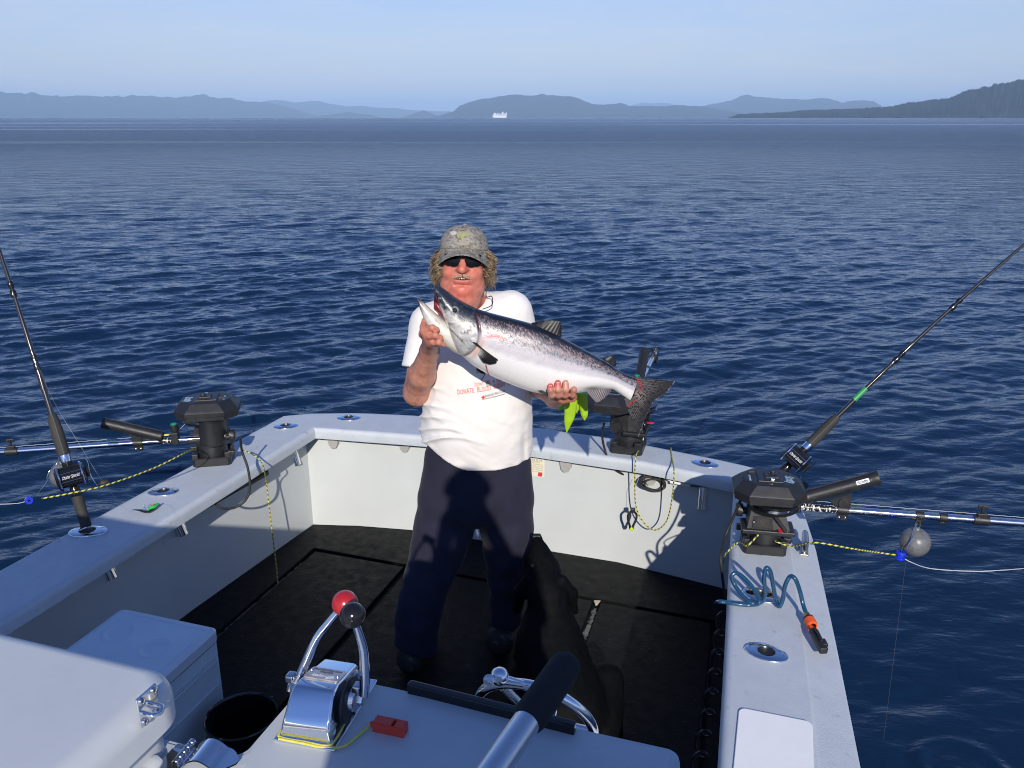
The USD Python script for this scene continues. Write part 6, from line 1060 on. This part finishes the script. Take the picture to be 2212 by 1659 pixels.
# print on the shirt front, laid on the cloth
from scipy.spatial import cKDTree
tv = np.asarray(tsm.vertices); front = tv[:, 1] < MY - .02; kd = cKDTree(tv[front][:, [0, 2]]); ty = tv[front][:, 1]
def lay(m, off):
    m = m.subdivide_to_size(.02) if hasattr(m, 'subdivide_to_size') else m; v = np.asarray(m.vertices).copy(); dd, ii = kd.query(v[:, [0, 2]], k=4); v[:, 1] = ty[ii].mean(1) - off - v[:, 1]; return TM(v, m.faces)
def shirt_text(txt, u0, v0, u1, v1, h, m, bold=False, wob=0.0, seed=0):
    p, q = Y(u0, v0, MY - .17), Y(u1, v1, MY - .17); L = np.linalg.norm(q - p); x = unit(q - p); zv = np.cross(x, A([0, 1, 0])) ; zv = zv if zv[2] > 0 else -zv; t = meshkit.text_mesh(txt, h, .0012, bold); b = t.bounds; t.apply_scale([L / (b[1, 0] - b[0, 0]), 1, 1]); t.apply_translation([-t.bounds[0, 0], 0, 0]); v = np.asarray(t.vertices)
    P = p + np.outer(v[:, 0], x) + np.outer(v[:, 1] * (1 + wob * np.sin(v[:, 0] * 130 + seed)), zv); P[:, 1] = v[:, 2]; return part(tee, 'print', lay(TM(P, t.faces), .0012), m, smooth=False)
REDP = paint('faded_red_print', (.62, .045, .035), .8, var=.2, vscale=160); INK = paint('dark_ink', (.06, .065, .13), .8, var=.2)
for w_, u0, v0, u1, v1, h in (('DONT', 1026, 835, 1046, 831.5, .0120), ('BE', 1051.5, 831, 1060, 829.5, .0118), ('A', 1064.5, 829, 1069, 828.2, .0112), ('CICADA,', 1073, 828, 1099, 824, .0118), ('DONATE', 989, 852.5, 1025, 847, .0165), ('BLOOD', 1031.5, 846.5, 1061, 842.5, .0170), ('EVERY', 1067, 841.5, 1092, 838, .0160), ('56', 1097, 837.5, 1105, 836, .0140), ('DAYS', 1109, 835.5, 1128, 832.5, .0140)):
    shirt_text(w_, u0, v0, u1, v1, h, REDP, wob=.10, seed=u0)
shirt_text('American Red Cross', 1048, 857, 1091, 850, .0095, INK); shirt_text('Blood Services Tennessee Valley Region', 1042, 862, 1091, 855, .0045, INK, bold=False)
rcq = Y(1044, 856.5, MY - .17); cr_ = [(-.003, -.009), (.003, -.009), (.003, -.003), (.009, -.003), (.009, .003), (.003, .003), (.003, .009), (-.003, .009), (-.003, .003), (-.009, .003), (-.009, -.003), (-.003, -.003)]; cm = prism([(a * .75, b * .75) for a, b in cr_], 0, .0012); cv = np.asarray(cm.vertices); part(tee, 'red_cross', lay(TM(np.c_[rcq[0] + cv[:, 0], cv[:, 2], rcq[2] + cv[:, 1]], cm.faces), .0014), REDP, smooth=False)
for pts in ([(1029, 806), (1033, 803), (1036, 799), (1040, 798)], [(1043, 800), (1047, 806), (1045, 813), (1041, 818), (1039, 822)]):
    q = bez([Y(u, v, MY - .16) for u, v in pts], 16); dd, ii = kd.query(q[:, [0, 2]], k=4); q[:, 1] = ty[ii].mean(1) - .001; part(tee, 'print', tube(q, .0026, 6, flat=.5), INK, smooth=60, label='dark drawn squiggle above the slogan')
# trousers
PANTS = mat('navy_trousers', (.021, .021, .040), .85, var=.18, vscale=12, bump=.35, bscale=600, spec=.2, dirt=((.10, .10, .13), .66, .78, 18.0), bdist=.0006, sheen=.06)
pt = Sculpt(A([-.62, MY - .38, -.01]), A([.40, MY + .34, 1.12]), .0066)
def PE(sc, ul, ur, v, yc, d, hh, k=.05): l, r = Y(ul, v, yc), Y(ur, v, yc); sc.ell((l + r) / 2, ((r - l)[0] / 2, d, hh), k=k)
PE(pt, 918, 1144, 985, MY + .0, .135, .13); PE(pt, 911, 1147, 1030, MY + .005, .138, .14); PE(pt, 905, 1149, 1070, MY + .01, .14, .13)
legL = [(903, 1030, 1090, MY + .01), (897, 1020, 1140, MY + .01), (888, 1000, 1190, MY), (876, 974, 1245, MY - .03), (865, 956, 1300, MY - .05), (858, 946, 1340, MY - .06), (856, 942, 1385, MY - .06), (856, 940, 1420, MY - .06)]
legR = [(1034, 1151, 1090, MY + .02), (1040, 1150, 1140, MY + .03), (1046, 1146, 1190, MY + .05), (1054, 1136, 1245, MY + .07), (1058, 1129, 1295, MY + .09), (1060, 1125, 1340, MY + .09), (1060, 1123, 1385, MY + .09)]
for leg in (legL, legR):
    cs = [((Y(a, v, y) + Y(b, v, y)) / 2, (Y(b, v, y) - Y(a, v, y))[0] / 2) for a, b, v, y in leg]
    for (c0, r0), (c1, r1) in zip(cs[:-1], cs[1:]): pt.cone(c0, c1, r0, r1, k=.03)
pt.displace(lambda p: .012 * fbm(p * A([1, 1, .45]), 9, 3, 9) + .010 * (np.abs(fbm(p @ A([[1, 0, .4], [0, 1, 0], [-.4, 0, 1]]) * A([.7, .7, 1.2]), 9, 3, 31)) - .1) * (.4 + sstep(.7, .1, p[:, 2])))
pt.plane(A([0, 0, .055]), UP * -1 * -1, k=.004) if False else None
pt.op(lambda P: (P[..., 2] - .085 - .02 * np.sin(P[..., 0] * 25)).astype(np.float32), pt.lo, A([9, 9, .16]), .004, cut=True)
part(man, 'trousers', pt.mesh(6), PANTS, smooth=True)
for (u, v), l_ in (((1098 * 0 + 916, 1085), 'blue smear of paint on the trousers'),): 
    pass
# boots
bs = Sculpt(A([-.60, MY - .42, -.005]), A([.34, MY + .34, .26]), .0066)
for (ua, va), (ub, vb), yy in (((880, 1438), (905, 1385), 0), ((1080, 1400), (1085, 1345), 1)):
    toe, heel = Z(ua, va, .05), Z(ub, vb, .05); d = unit((heel - toe) * A([1, 1, 0])); toe = toe + d * .05; heel = toe + d * .20
    bs.cone(toe, heel, .060, .050, k=.03); bs.cone(toe + d * .09 + UP * .035, heel + UP * .16 + d * .0, .056, .070, k=.04)
bs.op(lambda P: (P[..., 2] - .002).astype(np.float32), bs.lo, A([9, 9, .05]), .002, cut=True)
for m in bs.mesh(5).split(only_watertight=False):
    if len(m.vertices) > 200: part(man, 'boot', m, mat('black_boot', (.03, .03, .028), .75, spec=.15, var=.3, vscale=20, dirt=((.14, .14, .13), .54, .72, 30)) if 'black_boot' not in used else Sdf.Path('/World/Looks/black_boot'), smooth=True); used['black_boot'] = 1
# green gloves hanging from his fingers
GLOVE = mat('lime_rubber_glove', (.30, .50, .010), .5, var=.12, vscale=30, bump=.3, bscale=120)
def glove(label, strips, dy):
    global FY
    keep = FY; FY = keep + dy; ms = [loft(a, b, w, n=36, nr=18, e=.8, dy=o) for a, b, w, o in strips]; FY = keep
    return single('glove', cat(*ms), GLOVE, label, 'glove', smooth=True)
glove('green rubber glove with a long pointed finger, the left one in the hand', [([(1216, 846), (1219, 880), (1219, 912), (1223, 934)], [(1250, 846), (1246, 880), (1240, 905), (1224, 936)], [.012, .009, .008, .002], 0.), ([(1212, 850), (1210, 872), (1206, 888)], [(1226, 850), (1222, 878), (1209, 890)], [.008, .007, .003], .012)], .19)
glove('green rubber glove with a rounded finger, the right one in the hand', [([(1246, 850), (1252, 880), (1255, 896), (1261, 907)], [(1268, 850), (1270, 880), (1270, 896), (1264, 908)], [.012, .009, .008, .003], 0.), ([(1238, 852), (1242, 876), (1243, 892)], [(1250, 852), (1254, 878), (1247, 896)], [.009, .007, .003], .014)], .215)
# ---------------------------------------------------------------- the dog
dg = Sculpt(A([-.05, 2.05, -.005]), A([.62, 3.25, .82]), .0075)
dy0 = 2.78; nose = Y(1159, 1163, dy0 + .10); head = Y(1170, 1225, dy0 + .03); poll = Y(1185, 1290, dy0 - .06); neckp = Y(1185, 1345, dy0 - .08); wither = Y(1188, 1395, dy0 - .12)
dg.cone(nose, Y(1164, 1192, dy0 + .065), .020, .031, k=.02); dg.cone(Y(1164, 1192, dy0 + .065), head, .034, .056, k=.025); dg.ell(nose + A([0, .0, .004]), (.021, .018, .013), k=.006); dg.cone(head, poll, .062, .068, k=.03); dg.ell(Y(1178, 1262, dy0 - .02), (.074, .068, .062), k=.03)
dg.cone(poll, neckp, .066, .078, k=.03); dg.cone(neckp, wither, .082, .11, k=.04); hipd = Y(1225, 1530, dy0 - .30)
dg.cone(wither, hipd, .125, .135, k=.05); dg.ell((wither + hipd) / 2 + A([0, .0, -.09]), (.135, .24, .17), k=.06); dg.ell(hipd + A([0, .02, -.08]), (.15, .15, .17), k=.06)
for s in (-1, 1):
    el = Y(1178 + s * 54, 1280, dy0 - .03); tipE = Y(1178 + s * 62, 1318, dy0 + .0); dg.chain([Y(1178 + s * 36, 1252, dy0 - .05), el, tipE], [.020, .026, .017], k=.012)
    x = s * .075; dg.chain([wither + A([x, .08, -.10]), wither + A([x, .11, -.24]) , A([wither[0] + x, wither[1] + .12, .045]), A([wither[0] + x, wither[1] + .17, .03])], [.06, .038, .030, .030], k=.03)
    dg.chain([hipd + A([s * .11, -.02, -.10]), A([hipd[0] + s * .15, hipd[1] + .12, .17]), A([hipd[0] + s * .14, hipd[1] - .10, .07]), A([hipd[0] + s * .14, hipd[1] + .10, .03])], [.09, .06, .034, .032], k=.03)
dg.chain([hipd + A([0, -.12, -.12]), A([hipd[0] + .10, hipd[1] - .26, .05]), A([hipd[0] + .22, hipd[1] - .22, .03])], [.034, .028, .014], k=.03)
dg.displace(lambda p: .004 * fbm(p * A([1, 1, .5]), 60, 2, 5) + .006 * fbm(p, 18, 2, 2))
dg.op(lambda P: (P[..., 2] - .001).astype(np.float32), dg.lo, A([9, 9, .05]), .002, cut=True)
FUR = mat('black_fur', (.0032, .0036, .0044), .65, var=.4, vscale=60, bump=.8, bscale=260, spec=.08, aniso=(1, 1, .35)); dog = thing('dog', 'black dog sitting on the deck with its muzzle raised towards the fish', 'dog', (wither + hipd) / 2 * A([1, 1, 0]))
part(dog, 'body', dg.mesh(5), FUR, smooth=True); part(dog, 'nose', cat(put(rbox(.036, .024, .018, .008, 3), at(np.eye(4), nose + A([0, -.002, .010])))), mat('dog_nose', (.012, .012, .013), .5, bump=.5, bscale=400))
for s in (-1, 1): part(dog, 'eye', ball(.0095, head + A([s * .036, -.040, .028]), 2), BLACKG, smooth=True)
cn = neckp * .5 + wither * .5; cdv = unit(wither - neckp); fM = zframe(cdv, cn); part(dog, 'collar', put(lathe([(.104, -.012), (.108, -.010), (.108, .010), (.104, .012)], 40), fM), mat('brown_collar', (.09, .05, .03), .5)); part(dog, 'tag', tube([cn + A([.10, -.02, -.02]) + A([.012 * math.cos(t), 0, .012 * math.sin(t)]) for t in np.linspace(0, 6.28, 14)], .002, 6), STEEL)
# ---------------------------------------------------------------- the person with the camera, standing behind it
ph = Sculpt(A([-.45, -.85, .70]), A([.50, .12, 2.62]), .012); hp0 = A([.022, -.36, 2.335])
ph.ell(hp0, (.070, .09, .110), k=.02); ph.cone(hp0 + A([0, 0, -.08]), hp0 + A([0, -.03, -.2]), .058, k=.03); ph.cone(hp0 + A([-.10, -.04, -.27]), hp0 + A([.19, -.04, -.27]), .06, k=.05); ph.ell(hp0 + A([.06, -.05, -.42]), (.18, .125, .22), k=.06); ph.ell(hp0 + A([.08, -.05, -.66]), (.21, .13, .22), k=.06)
for s in (-1, 1):
    sh_, e2, w2 = hp0 + A([.04 + s * .16, -.04, -.29]), hp0 + A([.04 + s * .19, .10, -.50]), A([s * .075, -.05, 2.115]); ph.cone(sh_, e2, .055, .045, k=.03); ph.cone(e2, w2, .044, .030, k=.02); ph.ell(w2 + A([-s * .01, .02, .01]), (.022, .03, .035), k=.015)
    ph.chain([hp0 + A([s * .09, -.05, -.80]), hp0 + A([s * .11, -.02, -1.20]), A([s * .13, -.40, .80]), A([s * .13, -.28, .76])], [.10, .075, .055, .045], k=.03)
ph.op(lambda P: (P[..., 2] - .722).astype(np.float32), ph.lo, A([9, 9, .8]), .002, cut=True)
pgr = thing('person', 'person taking the picture from behind the helm, seen only by their shadow', 'person', A([0, -.38, .722])); part(pgr, 'body', ph.mesh(5), mat('photographer_clothes', (.10, .11, .14), .8), smooth=True)
part(pgr, 'cap', put(lathe([(0, .075), (.05, .062), (.085, .02), (.092, -.01), (.088, -.012), (0, -.005)], 32), at(np.eye(4), hp0 + A([0, 0, .06]))), PANTS)
part(pgr, 'phone', put(rbox(.15, .009, .075, .004), at(np.eye(4), A([0, -.034, H]))), BLACKG)
# ---------------------------------------------------------------- the cruise ship far off
SW_ = mat('ship_white', (.78, .79, .80), .4, var=.05, vscale=.05); SG_ = mat('ship_windows', (.16, .19, .22), .3, var=.3, vscale=.2); sd0 = Y(1062, 257.2, 9000.0); sd1 = Y(1095, 257.2, 9000.0); SL = sd1[0] - sd0[0]; ship = thing('cruise_ship', 'white cruise ship far off before the dark hill', 'ship', A([sd0[0] + SL / 2, 9000, WZ])); sx0 = sd0[0]; k_ = SL / 33
def SB(u0, u1, v0, v1, d, m, name, bev=1.0): part(ship, name, put(rbox((u1 - u0) * k_, d, (v1 - v0) * k_, bev), at(np.eye(4), A([sx0 + (u0 + u1) / 2 * k_, 9000, WZ + (v0 + v1) / 2 * k_]))), m)
part(ship, 'hull', put(hull([[0, 0, 4.6 * k_], [2.2 * k_, 0, 0], [5 * k_, -15, 0], [5 * k_, 15, 0], [4 * k_, -15, 4.4 * k_], [4 * k_, 15, 4.4 * k_], [33 * k_, -15, 4 * k_], [33 * k_, 15, 4 * k_], [31.5 * k_, -15, 0], [31.5 * k_, 15, 0]]), at(np.eye(4), A([sx0, 9000, WZ - .5]))), SW_, smooth=False)
for i in range(5): SB(7 + i * .5, 32.4, 4.0 + i * .95, 4.0 + i * .95 + .62, 28 - i, SW_, 'deck'); SB(8 + i * .5, 32, 4.6 + i * .95, 4.97 + i * .95, 27 - i, SG_, 'window_row', .2)
SB(4, 10, 4.2, 7.0, 24, SW_, 'bridge'); SB(30.6, 32.6, 4, 11, 28, SW_, 'stern_block'); SB(22, 26.5, 8.6, 10.4, 12, SW_, 'funnel_base'); SB(23, 25, 10.2, 12.2, 9, SW_, 'funnel'); SB(6.6, 7.4, 8.6, 11.8, 4, SW_, 'mast'); SB(4.5, 9.5, 7.0, 9.0, 22, SW_, 'upper_bridge'); SB(13, 14, 8.6, 10.4, 5, SW_, 'radar_dome')
